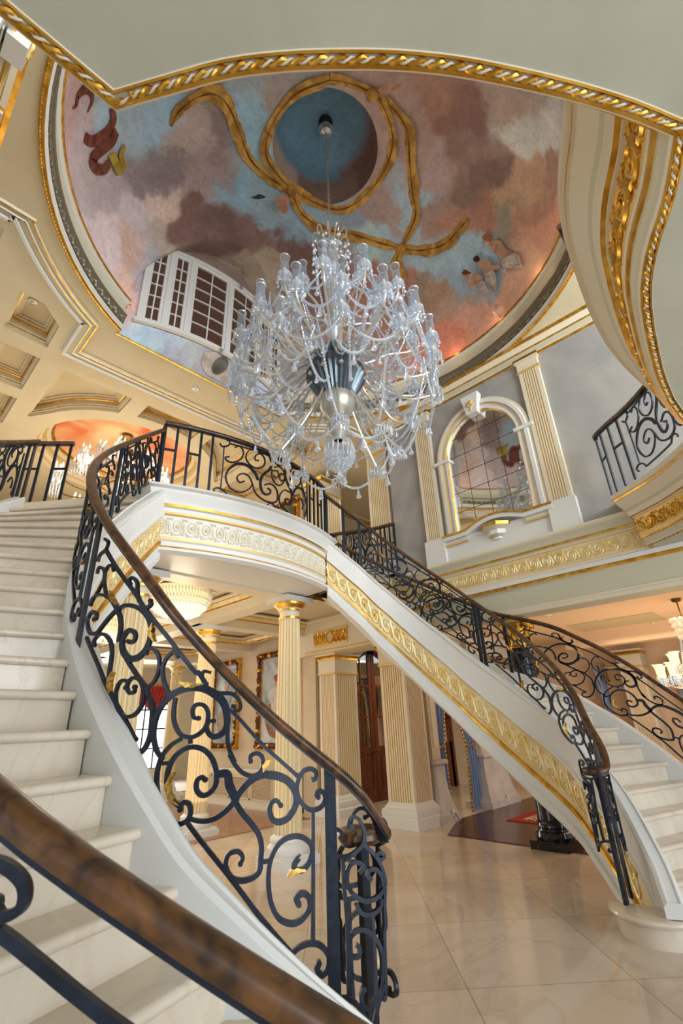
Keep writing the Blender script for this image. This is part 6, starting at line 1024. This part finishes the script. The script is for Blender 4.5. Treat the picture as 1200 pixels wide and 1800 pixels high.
# framed portraits on the gallery wall
def framed(x, y0, y1, z0, z1, label, pm, fw_=.14):
    t = thing('framed_painting', label, 'painting', 'gilt-framed paintings', (x,(y0+y1)/2,z0)); mb = MB()
    loop = [(y0,z0),(y1,z0),(y1,z1),(y0,z1)]; prof = [(0,0),(0,.05),(.03,.07),(.05,.05),(.09,.05),(.12,.10),(fw_,.09),(fw_,0)]; rows = []
    for (a,b),(sy,sz) in zip(loop,((-1,-1),(1,-1),(1,1),(-1,1))): rows.append([(x-d, a+sy*o, b+sz*o) for o,d in prof])
    for j in range(len(prof)-1):
        mb.add([r[j+k] for r in rows for k in (0,1)], [(2*i,2*i+1,(2*i+3)%8,(2*i+2)%8) for i in range(4)], ['gold_leaf','mahogany','mahogany','mahogany','mahogany','gold_leaf','gold_leaf'][j])
    for s0,s1,fix,ax in ((y0-.1,y1+.1,z0-.07,0),(y0-.1,y1+.1,z1+.07,0),(z0-.1,z1+.1,y0-.07,1),(z0-.1,z1+.1,y1+.07,1)):
        n = int((s1-s0)/.11)
        for i in range(n+1):
            q = s0+(s1-s0)*i/n
            mb.ball((x-.09,q,fix) if not ax else (x-.09,fix,q), .05+.02*(i%2), 'mahogany' if i % 3 else 'gold_leaf', 6, 4, .9)
    fr = mb.build('frame', t)
    mb = MB(); mb.add([(x-.02,y0,z0),(x-.02,y1,z0),(x-.02,y1,z1),(x-.02,y0,z1)], [(0,1,2,3)], pm); cv = mb.build('canvas', t, 0)
    return t, cv
t1, c1 = framed(7.5, 8.75, 10.02, 1.26, 3.14, 'ornately framed portrait nearest the front column, a rider in a red cap', 'portrait_sky')
mb = MB()
def blob(mb, cy, cz, ry, rz, c, k=0, x=7.474): mb.add([(x-k*.002,cy+ry*cos(a)*(1+.12*sin(3*a)),cz+rz*sin(a)*(1+.1*cos(2*a))) for a in [2*pi*i/18 for i in range(18)]], [tuple(range(18))], paintmat(c))
blob(mb,9.4,1.75,.5,.45,(150,110,80)); blob(mb,9.4,2.15,.28,.40,(206,196,184),1); blob(mb,9.42,2.52,.10,.12,(204,160,130),2); blob(mb,9.42,2.66,.13,.09,(176,48,50),3); mb.build('painted_rider', c1, 0)
t2, c2 = framed(7.5, 11.1, 12.1, 1.26, 3.14, 'ornately framed pale portrait farther back beside the second fluted column', 'portrait_sky')
mb = MB(); blob(mb,11.6,1.7,.35,.4,(170,150,120)); blob(mb,11.6,2.2,.2,.35,(150,160,170),1); blob(mb,11.6,2.58,.09,.11,(204,160,130),2); mb.build('painted_sitter', c2, 0)
t3, c3 = framed(7.3, 8.55, 10.7, 5.2, 6.95, 'large gilt-framed green painting in the upper hall behind the balcony railing', 'portrait_dark', .16)
t = thing('radiator_cabinet', 'long cream cabinet with cane grilles and gilt edge below the portraits', 'cabinet', None, (7.36,9.8,0))
mb = MB(); mb.box((7.2,8.35,.0),(7.5,12.4,.62),'trim_cream'); mb.box((7.16,8.35,0),(7.5,12.4,.10),'trim_cream'); mb.build('body', t)
mb = MB(); mb.box((7.16,8.33,.70),(7.5,12.42,.74),'trim_white'); mb.box((7.18,8.34,.62),(7.5,12.41,.70),'gold_paint'); mb.build('top', t)
for i in range(5):
    y = 8.42+.8*i; mb = MB(); mb.box((7.19,y,.16),(7.2,y+.70,.57),'cane_mesh'); g = mb.build('cane_grille', t); mb = MB()
    for q in ((y-.02,y+.72,.14,.165),(y-.02,y+.72,.565,.59),(y-.02,y,.14,.59),(y+.70,y+.72,.14,.59)): mb.box((7.178,q[0],q[2]),(7.2,q[1],q[3]),'trim_cream')
    mb.build('grille_frame', g)
# far windows
def window(x0, x1, z0, z1, name):
    t = thing(name, 'bright daylight window at the far end', 'window', None, (x0,17.95,z0)); t['kind'] = 'structure'
    mb = MB(); mb.box((x0,17.96,z0),(x1,17.98,z1),'window_glow'); mb.build('pane', t); mb = MB()
    for i in range(4): x = x0+(x1-x0)*i/3; mb.box((x-.02,17.93,z0),(x+.02,17.96,z1),'black_plastic')
    for i in range(5): z = z0+(z1-z0)*i/4; mb.box((x0,17.93,z-.02),(x1,17.96,z+.02),'black_plastic')
    mb.build('muntins', t); return t
window(7.75,9.15,.42,2.95,'window_1'); window(2.2,7.0,.42,3.3,'window_2'); window(-5.0,1.0,.42,3.2,'window_4')
mb = MB(); mb.box((7.45,17.85,0),(9.4,17.99,.42),'trim_cream'); struct(mb,'baseboard_far')
t = thing('valance', 'red swagged velvet valance over the far bright window', 'curtain', None, (8.5,17.7,2.2)); mb = MB(); vs = []
for i in range(49):
    f = i/48; dz = .55+.28*abs(cos(f*pi*2)); dz = 1.35 if f > .86 or f < .06 else dz
    for j in range(9): vs.append((7.6+1.65*f, 17.80-.07*abs(sin(f*40+j*.5))-.05*j/8, 3.12-dz*j/8-.05*sin(j*2.2)*sin(f*pi*4)))
mb.add(vs, [(i*9+j,i*9+j+1,(i+1)*9+j+1,(i+1)*9+j) for i in range(48) for j in range(8)], 'red_velvet'); mb.build('swag', t, 60)
mb = MB(); mb.tube([(7.5,17.82,3.16),(9.35,17.82,3.16)], .03, 'gold_leaf', 8); mb.build('rod', t); mb = MB(); mb.box((7.55,17.80,3.12),(7.62,18.0,3.19),'gold_leaf'); mb.box((9.24,17.80,3.12),(9.31,18.0,3.19),'gold_leaf'); mb.build('bracket', t)
t = thing('area_rug', 'red patterned rug on the dark parquet behind the right stair', 'rug', None, (10.2,2.6,.012))
mb = MB(); mb.box((8.55,.0,.012),(12.3,4.6,.022),'fabric_rug'); mb.build('border', t); mb = MB(); mb.box((8.75,.2,.022),(12.1,4.4,.025),'rug_pattern'); mb.build('field', t)
tag(plate('far_rug', [(5.6,14.2),(10.5,14.2),(10.5,17.2),(5.6,17.2)], [], .012, 'white_cloth'), 'pale rug lying in front of the far bright windows', 'rug'); bpy.data.objects['far_rug']['kind'] = 'thing'
# dining room ceiling
plate('ceiling_dining', [(7.26,-3.2),(13.9,-3.2),(13.9,5.4),(7.26,5.4)], [], 3.3, 'peach_paint')
mb = MB(); mb.box((11.9,-3,2.98),(12.2,4.2,3.3),'peach_paint'); struct(mb, 'ceiling_beam_dining')
crown([(11.9,4.2),(11.9,-3)][::-1], 3.3, 'trim_dining_beam'); crown([(7.3,5.4),(13.9,5.4)], 3.3, 'trim_dining', ['trim_cream']*7)
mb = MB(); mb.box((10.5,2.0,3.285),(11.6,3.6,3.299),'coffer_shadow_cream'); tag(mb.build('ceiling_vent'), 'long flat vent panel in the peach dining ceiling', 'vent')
t = thing('smoke_detector', 'round white detector on the peach dining ceiling', 'detector', None, (8.9,3.35,3.3)); mb = MB(); mb.lathe([(.09,0),(.09,-.02),(.06,-.04),(.001,-.042)], (8.9,3.35,3.3), 'plastic_white', 20); mb.build('body', t)
mb = MB(); mb.lathe([(.022,-.041),(.02,-.055),(.001,-.056)], (8.9,3.35,3.3), 'trim_cream', 12); mb.build('sensor', t)
# ================================================================ chandeliers
def basket(x, y, r, label):
    zt = 3.60
    t = thing('basket_chandelier', label, 'chandelier', 'crystal basket ceiling lights', (x,y,3.75))
    mb = MB(); mb.lathe([(r*.5,.15),(r*.55,.02),(r*1.0,.015),(r*1.03,-.01),(r*1.03,-.035),(r*.99,-.04)], (x,y,zt), 'brass_dark', 48); mb.build('rim', t)
    mb = MB(); mb.lathe([(r*.93,-.03),(r*.9,-.12),(r*.78,-.24),(r*.55,-.33),(r*.2,-.37),(.001,-.375)], (x,y,zt), 'basket_glow', 40); mb.build('glow_bowl', t)
    mb = MB()
    for k in range(11):
        u = k/10; a = u*1.35; rr = r*(1.0*cos(a)**.75+.03); z = zt-.05-.37*sin(a)/sin(1.35); n = max(8, int(64*rr/r))
        for i in range(n):
            b = 2*pi*(i+.5*(k%2))/n; mb.ball((x+rr*cos(b),y+rr*sin(b),z), .016+.008*(k%2), 'crystal', 4, 3, 1.7)
    mb.build('crystal_strings', t)
    mb = MB(); mb.lathe([(.001,-.46),(.02,-.44),(.012,-.42),(.05,-.405),(.04,-.385),(.001,-.38)], (x,y,zt), 'brass_dark', 12); mb.build('finial', t)
    mb = MB(); mb.lathe([(r*.55,.15),(r*.5,.10),(r*.4,.09)], (x,y,zt), 'brass_dark', 24); mb.build('canopy', t)
    point('basket_lamp', (x,y,zt-.62), 22, WARM, .2)
basket(3.40,6.72,.47,'crystal basket chandelier glowing under the balcony'); basket(3.35,9.45,.47,'second crystal basket chandelier half hidden behind the left fluted column')
def pendant(mb, p, s, mt='crystal', seg=7):
    mb.lathe([(.001,0),(.006*s,-.005*s),(.006*s,-.02*s),(.012*s,-.035*s),(.016*s,-.075*s),(.030*s,-.105*s),(.022*s,-.118*s),(.001,-.128*s)], p, mt, seg)
def beads(mb, a, b, sag, n=None, r=.0150, mt='crystal', ends=True):
    a, b = Vector(a), Vector(b); L_ = (b-a).length+sag*1.4; n = n or int(L_/(r*2.2))
    mb.tube([a+(b-a)*u-Vector((0,0,sag*4*u*(1-u))) for u in [i/8 for i in range(9)]], .003, mt, 4)
    for i in range(n+1):
        u = i/n; p = a+(b-a)*u-Vector((0,0,sag*4*u*(1-u))); mb.ball(p, r*(.8+.5*abs(sin(u*pi))), mt, 5, 3)
CH = Vector((3.4,3.22,4.08))
t = thing('crystal_chandelier', 'huge tiered crystal chandelier hanging from the painted dome on a chain', 'chandelier', None, tuple(CH))
def put(mb, name, par=t, rot=0, smooth=40):
    o = mb.build(name, None, smooth); o.parent = par; o.rotation_euler = (0,0,rot); return o
Z = lambda z: z-CH.z
def lathe_part(name, prof, mt, seg=32, **k): mb = MB(); mb.lathe([(r,Z(z)) for r,z in prof], (0,0,0), mt, seg, **k); return put(mb, name)
mb = MB(); n = int((11.0-8.2)/.055)
for i in range(n):
    z = 8.2+.055*i; pts = [(.017*cos(a)*(1 if i%2 else 0),.017*cos(a)*(0 if i%2 else 1),Z(z)+.036*sin(a)) for a in [2*pi*k/8 for k in range(9)]]
    mb.tube(pts, .006, 'knob_silver', 4)
put(mb, 'chain')
lathe_part('canopy', [(.001,11.19),(.10,11.17),(.12,11.10),(.05,11.02),(.001,10.98)], 'black_plastic', 20)
lathe_part('canopy_crystal', [(.03,11.02),(.10,10.96),(.13,10.88),(.09,10.80),(.02,10.77)], 'crystal', 16)
lathe_part('stem', [(.02,8.2),(.05,8.15),(.09,8.05),(.13,7.98),(.12,7.94),(.08,7.9),(.10,7.6),(.12,7.5),(.07,7.46),(.06,7.2),(.09,7.1),(.09,6.9),(.05,6.8),(.05,6.5),(.10,6.4),(.12,6.3),(.06,6.2),(.05,6.0)], 'crystal', 20)
fl = lambda prof, n, dep, z0: [[((r*(1-dep*(.5+.5*cos(n*a))))*cos(a), (r*(1-dep*(.5+.5*cos(n*a))))*sin(a), Z(z)) for a in [2*pi*i/(n*4) for i in range(n*4)]] for r, z in prof]
def fluted(name, prof, mt, n=28, dep=.08):
    rows = fl(prof, n, dep, 0); m_ = n*4; mb = MB(); vs = [v for r in rows for v in r]
    mb.add(vs, [(k*m_+i, k*m_+(i+1)%m_, (k+1)*m_+(i+1)%m_, (k+1)*m_+i) for k in range(len(rows)-1) for i in range(m_)], mt); return put(mb, name)
fluted('upper_bowl', [(.12,6.02),(.20,5.98),(.27,5.90),(.22,5.84),(.14,5.80)], 'bowl_silver', 24)
fluted('main_bowl', [(.16,5.86),(.30,5.74),(.37,5.58),(.38,5.52),(.35,5.48),(.26,5.32),(.21,5.20)], 'bowl_silver', 30)
lathe_part('lower_cup', [(.20,5.26),(.22,5.20),(.215,5.10),(.17,5.0),(.10,4.92),(.06,4.88)], 'knob_silver', 32)
lathe_part('knob', [(.06,4.9),(.12,4.85),(.135,4.78),(.12,4.70),(.07,4.65),(.05,4.62)], 'knob_silver', 28)
lathe_part('bottom_bowl', [(.05,4.63),(.10,4.62),(.16,4.58),(.175,4.53)], 'crystal', 28)
mb = MB()
for k, (rr, z, n) in enumerate(((.17,4.52,18),(.14,4.46,15),(.10,4.42,11),(.06,4.38,7))):
    for i in range(n): a = 2*pi*i/n; beads(mb, (rr*cos(a),rr*sin(a),Z(z)), (rr*cos(a),rr*sin(a),Z(z-.10)), 0, 4, .012); pendant(mb, (rr*cos(a),rr*sin(a),Z(z-.10)), .6)
put(mb, 'bottom_drops')
mb = MB(); pendant(mb, (0,0,Z(4.30)), 1.5); put(mb, 'finial_drop')
# crown of scrolled glass feathers
def crown_feather(a, h, r): return [(r*f*cos(a), r*f*sin(a), Z(7.55+z)) for f, z in ((.25,0),(.4,.25*h),(.55,.5*h),(.85,.66*h),(1.05,.62*h),(1.08,.5*h),(.95,.46*h),(.88,.53*h))]
base = None
for i in range(10):
    if base is None:
        mb = MB(); mb.tube(catmull(crown_feather(0,1.0,.24),5), .012, 'crystal_arm', 6); base = put(mb, 'crown_feather')
    else:
        o = base.copy(); COL.objects.link(o); o.parent = t; o.rotation_euler = (0,0,2*pi*i/10)
base = None
for i in range(8):
    a = 2*pi*(i+.5)/8
    if base is None:
        mb = MB()
        for k in range(9): pendant(mb, (.25+.03*sin(k*2.1),.03*cos(k*1.7),Z(7.98-.055*k)), .8)
        base = put(mb, 'leaf_garland', rot=a)
    else:
        o = base.copy(); COL.objects.link(o); o.parent = t; o.rotation_euler = (0,0,a)
SHADE = [(.025,.0),(.043,.012),(.051,.06),(.052,.14),(.049,.19),(.046,.22),(.050,.26),(.056,.295),(.057,.305)]
def arm_proto(r, zhub, zb, r0, dip, name):
    mb = MB(); pts = [(r0,0,Z(zhub)),(r0+(r-r0)*.25,0,Z(zhub-dip*.5)),(r0+(r-r0)*.6,0,Z(zb-dip)),(r*.93,0,Z(zb-dip*.75)),(r,0,Z(zb-.08)),(r,0,Z(zb))]
    mb.tube(catmull(pts,6), .016, 'crystal_arm', 7); a = put(mb, name)
    mb = MB(); mb.lathe([(.012,-.03),(.05,-.01),(.085,.02),(.08,.025),(.02,.01)], (r,0,Z(zb)), 'crystal', 14)
    for i in range(9):
        q = 2*pi*i/9; p = (r+.08*cos(q), .08*sin(q), Z(zb)+.0); beads(mb, p, (p[0],p[1],p[2]-.06), 0, 2, .009); pendant(mb, (p[0],p[1],p[2]-.06), .62, seg=5)
    put(mb, 'drip_pan', a)
    mb = MB(); mb.lathe([(q,z+Z(zb)+.02) for q,z in SHADE], (r,0,0), 'crystal_shade', 14); mb.lathe([(.056,.305),(.060,.315),(.055,.318)], (r,0,Z(zb)), 'crystal', 14); put(mb, 'glass_shade', a)
    mb = MB(); mb.lathe([(.001,.0),(.014,.0),(.014,.12),(.001,.13)], (r,0,Z(zb)+.02), 'candle_white', 8); put(mb, 'candle', a)
    return a
tiers = [(10,.60,6.55,6.70,.06,.16,.1),(14,1.05,5.95,6.26,.14,.30,.22),(16,1.22,5.85,5.78,.15,.22,.05),(12,1.24,5.75,5.34,.2,.10,.3)]
tips = []
for ti, (n, r, zh, zb, r0, dip, ph) in enumerate(tiers):
    pr_ = arm_proto(r, zh, zb, r0, dip, 'candle_arm'); pr_.rotation_euler = (0,0,ph)
    for i in range(1, n):
        c = copy_tree(pr_, t); c.rotation_euler = (0,0,ph+2*pi*i/n)
    tips.append([(r*cos(ph+2*pi*i/n), r*sin(ph+2*pi*i/n), Z(zb)) for i in range(n)])
def swag_proto(a, b, sag, drop, name='bead_string', pr=1.1):
    mb = MB(); beads(mb, a, b, sag)
    if drop: m_ = (Vector(a)+Vector(b))/2-Vector((0,0,sag)); pendant(mb, m_, pr)
    return put(mb, name)
for ti, sag in ((0,.14),(1,.22),(2,.26),(3,.24)):
    n = tiers[ti][0]; P_ = tips[ti]; low = lambda p: (p[0],p[1],p[2]-.06)
    s0 = swag_proto(low(P_[0]), low(P_[1]), sag, True)
    for i in range(1, n): o = s0.copy(); COL.objects.link(o); o.parent = t; o.rotation_euler = (0,0,2*pi*i/n)
n = 12; s0 = swag_proto((.30,0,Z(5.88)), (tips[2][0][0]*.85, tips[2][0][1]*.85, Z(5.62)), .28, True)
for i in range(1, n): o = s0.copy(); COL.objects.link(o); o.parent = t; o.rotation_euler = (0,0,2*pi*i/n)
s0 = swag_proto((.36,.02,Z(5.80)), (.31,.20,Z(5.80)), .20, True)
for i in range(1, 10): o = s0.copy(); COL.objects.link(o); o.parent = t; o.rotation_euler = (0,0,2*pi*i/10)
s0 = swag_proto((.55,0,Z(6.60)), (.98,.1,Z(6.12)), .12, False)
for i in range(1, 10): o = s0.copy(); COL.objects.link(o); o.parent = t; o.rotation_euler = (0,0,2*pi*i/10)
for (n_, za, ra, zb2, rb, sg, nm) in ((14,6.62,.60,6.22,1.03,.16,'bead_festoon'),(16,6.18,1.05,5.74,1.22,.14,'bead_festoon'),(16,5.74,1.20,5.30,1.24,.12,'bead_festoon'),(14,6.62,.58,5.95,.25,.10,'bead_festoon'),(16,5.9,.95,5.6,.42,.22,'bead_drape'),(14,5.35,1.1,5.15,.5,.30,'bead_drape')):
    s0 = swag_proto((ra,0,Z(za)), (rb*cos(.16),rb*sin(.16),Z(zb2)), sg, True, nm, .9)
    for i in range(1, n_): o = s0.copy(); COL.objects.link(o); o.parent = t; o.rotation_euler = (0,0,2*pi*i/n_)
# drooping lower arms with crystal stars
def droop():
    mb = MB(); mb.tube(catmull([(.18,0,Z(5.40)),(.30,0,Z(5.1)),(.48,0,Z(4.78)),(.62,0,Z(4.58)),(.66,0,Z(4.52))],6), .013, 'crystal_arm', 6); a = put(mb, 'drooping_arm')
    mb = MB(); c = (.66,0,Z(4.48))
    for i in range(16):
        q = 2*pi*i/16; e = .35*sin(i*2.4)
        mb.tube([c,(c[0]+.10*cos(q)*cos(e),c[1]+.10*sin(q)*cos(e),c[2]+.10*sin(e)-.03)], lambda u: .012*(1.1-.6*u), 'crystal', 5)
        beads(mb, (c[0]+.09*cos(q),c[1]+.09*sin(q),c[2]-.03),(c[0]+.09*cos(q),c[1]+.09*sin(q),c[2]-.11), 0, 4, .008)
    put(mb, 'crystal_star', a); return a
a = droop()
for i in range(1, 8): c = copy_tree(a, t); c.rotation_euler = (0,0,2*pi*i/8)
s0 = swag_proto((.66,0,Z(4.44)), (.66*cos(pi/4),.66*sin(pi/4),Z(4.44)), .16, True, pr=1.2)
for i in range(1, 8): o = s0.copy(); COL.objects.link(o); o.parent = t; o.rotation_euler = (0,0,2*pi*i/8)
s0 = swag_proto((1.12,0,Z(5.24)), (.66,.1,Z(4.46)), .20, True)
for i in range(1, 10): o = s0.copy(); COL.objects.link(o); o.parent = t; o.rotation_euler = (0,0,2*pi*i/10)
s0 = swag_proto((1.15,.1,Z(5.25)), (1.02,.55,Z(5.25)), .36, True)
for i in range(1, 12): o = s0.copy(); COL.objects.link(o); o.parent = t; o.rotation_euler = (0,0,2*pi*i/12+.1)
# the upper hall chandelier
H0 = Vector((3.5,10.5,5.7)); t = thing('crystal_chandelier', 'many-branched lit chandelier under the painted oval of the upper hall, behind the balcony railing', 'chandelier', None, tuple(H0))
HZ = lambda z: z-H0.z
mb = MB(); mb.lathe([(.001,8.28),(.14,8.27),(.15,8.2),(.05,8.15)], (0,0,-H0.z), 'brass_dark', 20); mb.tube([(0,0,HZ(8.2)),(0,0,HZ(7.6))], .012, 'brass_dark', 6); put(mb, 'canopy', t)
mb = MB(); mb.lathe([(.02,7.75),(.12,7.6),(.05,7.45),(.09,7.3),(.05,7.0),(.14,6.8),(.07,6.6),(.16,6.3),(.2,6.2),(.06,6.05),(.02,5.9)], (0,0,-H0.z), 'crystal', 18); put(mb, 'stem', t)
def branch(r, zh, zb):
    mb = MB(); mb.tube(catmull([(.06,0,HZ(zh)),(r*.4,0,HZ(zb-.22)),(r*.8,0,HZ(zb-.2)),(r,0,HZ(zb))],6), .014, 'brass_dark', 6); a = put(mb, 'candle_arm', t)
    mb = MB(); mb.lathe([(.02,-.02),(.14,.02),(.13,.03),(.02,.02)], (r,0,HZ(zb)), 'crystal', 12)
    for i in range(12): q = 2*pi*i/12; beads(mb, (r+.13*cos(q),.13*sin(q),HZ(zb)), (r+.11*cos(q),.11*sin(q),HZ(zb)-.22), 0, 6, .018)
    put(mb, 'drip_pan', a)
    mb = MB()
    for i in range(3): q = 2*pi*i/3; mb.lathe([(.001,.02),(.018,.02),(.018,.12),(.012,.125)], (r+.07*cos(q),.07*sin(q),HZ(zb)), 'candle_white', 8); mb.lathe([(.001,.12),(.02,.15),(.014,.19),(.001,.23)], (r+.07*cos(q),.07*sin(q),HZ(zb)), 'bulb_glow', 8)
    put(mb, 'candles', a); return a
for n, r, zh, zb, ph in ((6,.5,7.4,7.72,0),(8,.95,7.1,7.30,.3),(10,1.3,6.7,6.75,.1)):
    a = branch(r, zh, zb); a.rotation_euler = (0,0,ph)
    for i in range(1, n): c = copy_tree(a, t); c.rotation_euler = (0,0,ph+2*pi*i/n)
point('hall_chandelier_lamp', (3.5,10.5,7.6), 16, WARM, .3); point('hall_chandelier_lamp', (3.5,10.5,5.9), 24, WARM, .3)
# the dining chandelier at the right edge
D0 = Vector((9.55,1.42,1.85)); t = thing('dining_chandelier', 'lit crystal chandelier with fluted glass cups at the right edge', 'chandelier', None, tuple(D0))
DZ = lambda z: z-D0.z
mb = MB(); mb.tube([(0,0,DZ(3.29)),(0,0,DZ(2.95))], .01, 'brass_dark', 6); mb.lathe([(.001,3.30),(.08,3.29),(.06,3.25),(.01,3.24)], (0,0,-D0.z), 'brass_dark', 16); put(mb, 'canopy', t)
mb = MB()
for k in range(4):
    for i in range(12): q = 2*pi*(i+.5*k)/12; mb.ball((.16*(1-.12*k)*cos(q),.16*(1-.12*k)*sin(q),DZ(2.95-.09*k)), .04, 'candle_white', 7, 5)
put(mb, 'flower_crown', t)
mb = MB()
for i in range(14): q = 2*pi*i/14; beads(mb, (.12*cos(q),.12*sin(q),DZ(2.65)), (.20*cos(q),.20*sin(q),DZ(2.15)), .02, 18, .016)
put(mb, 'bead_strings', t)
mb = MB(); mb.lathe([(.03,2.7),(.06,2.6),(.04,2.4),(.12,2.2),(.2,2.1),(.14,1.98),(.04,1.9),(.001,1.86)], (0,0,-D0.z), 'crystal', 16); put(mb, 'stem', t)
def cup(r, z):
    mb = MB(); mb.tube(catmull([(.06,0,DZ(2.1)),(r*.5,0,DZ(z-.16)),(r*.9,0,DZ(z-.10)),(r,0,DZ(z))],6), .014, 'crystal_arm', 6); a = put(mb, 'candle_arm', t)
    mb = MB(); mb.lathe([(.02,0),(.045,.02),(.05,.12),(.065,.18),(.085,.20)], (r,0,DZ(z)), 'lamp_glow', 14); put(mb, 'glass_cup', a)
    mb = MB()
    for i in range(10): q = 2*pi*i/10; beads(mb, (r+.06*cos(q),.06*sin(q),DZ(z)), (r+.05*cos(q),.05*sin(q),DZ(z)-.12), 0, 5, .012)
    put(mb, 'drops', a); return a
for n, r, z, ph in ((10,.55,2.08,.1),(6,.33,2.25,.3)):
    a = cup(r, z); a.rotation_euler = (0,0,ph)
    for i in range(1, n): c = copy_tree(a, t); c.rotation_euler = (0,0,ph+2*pi*i/n)
point('dining_chandelier_lamp', (9.55,1.42,1.6), 9, PEACH, .2)
# rooms' remaining shell
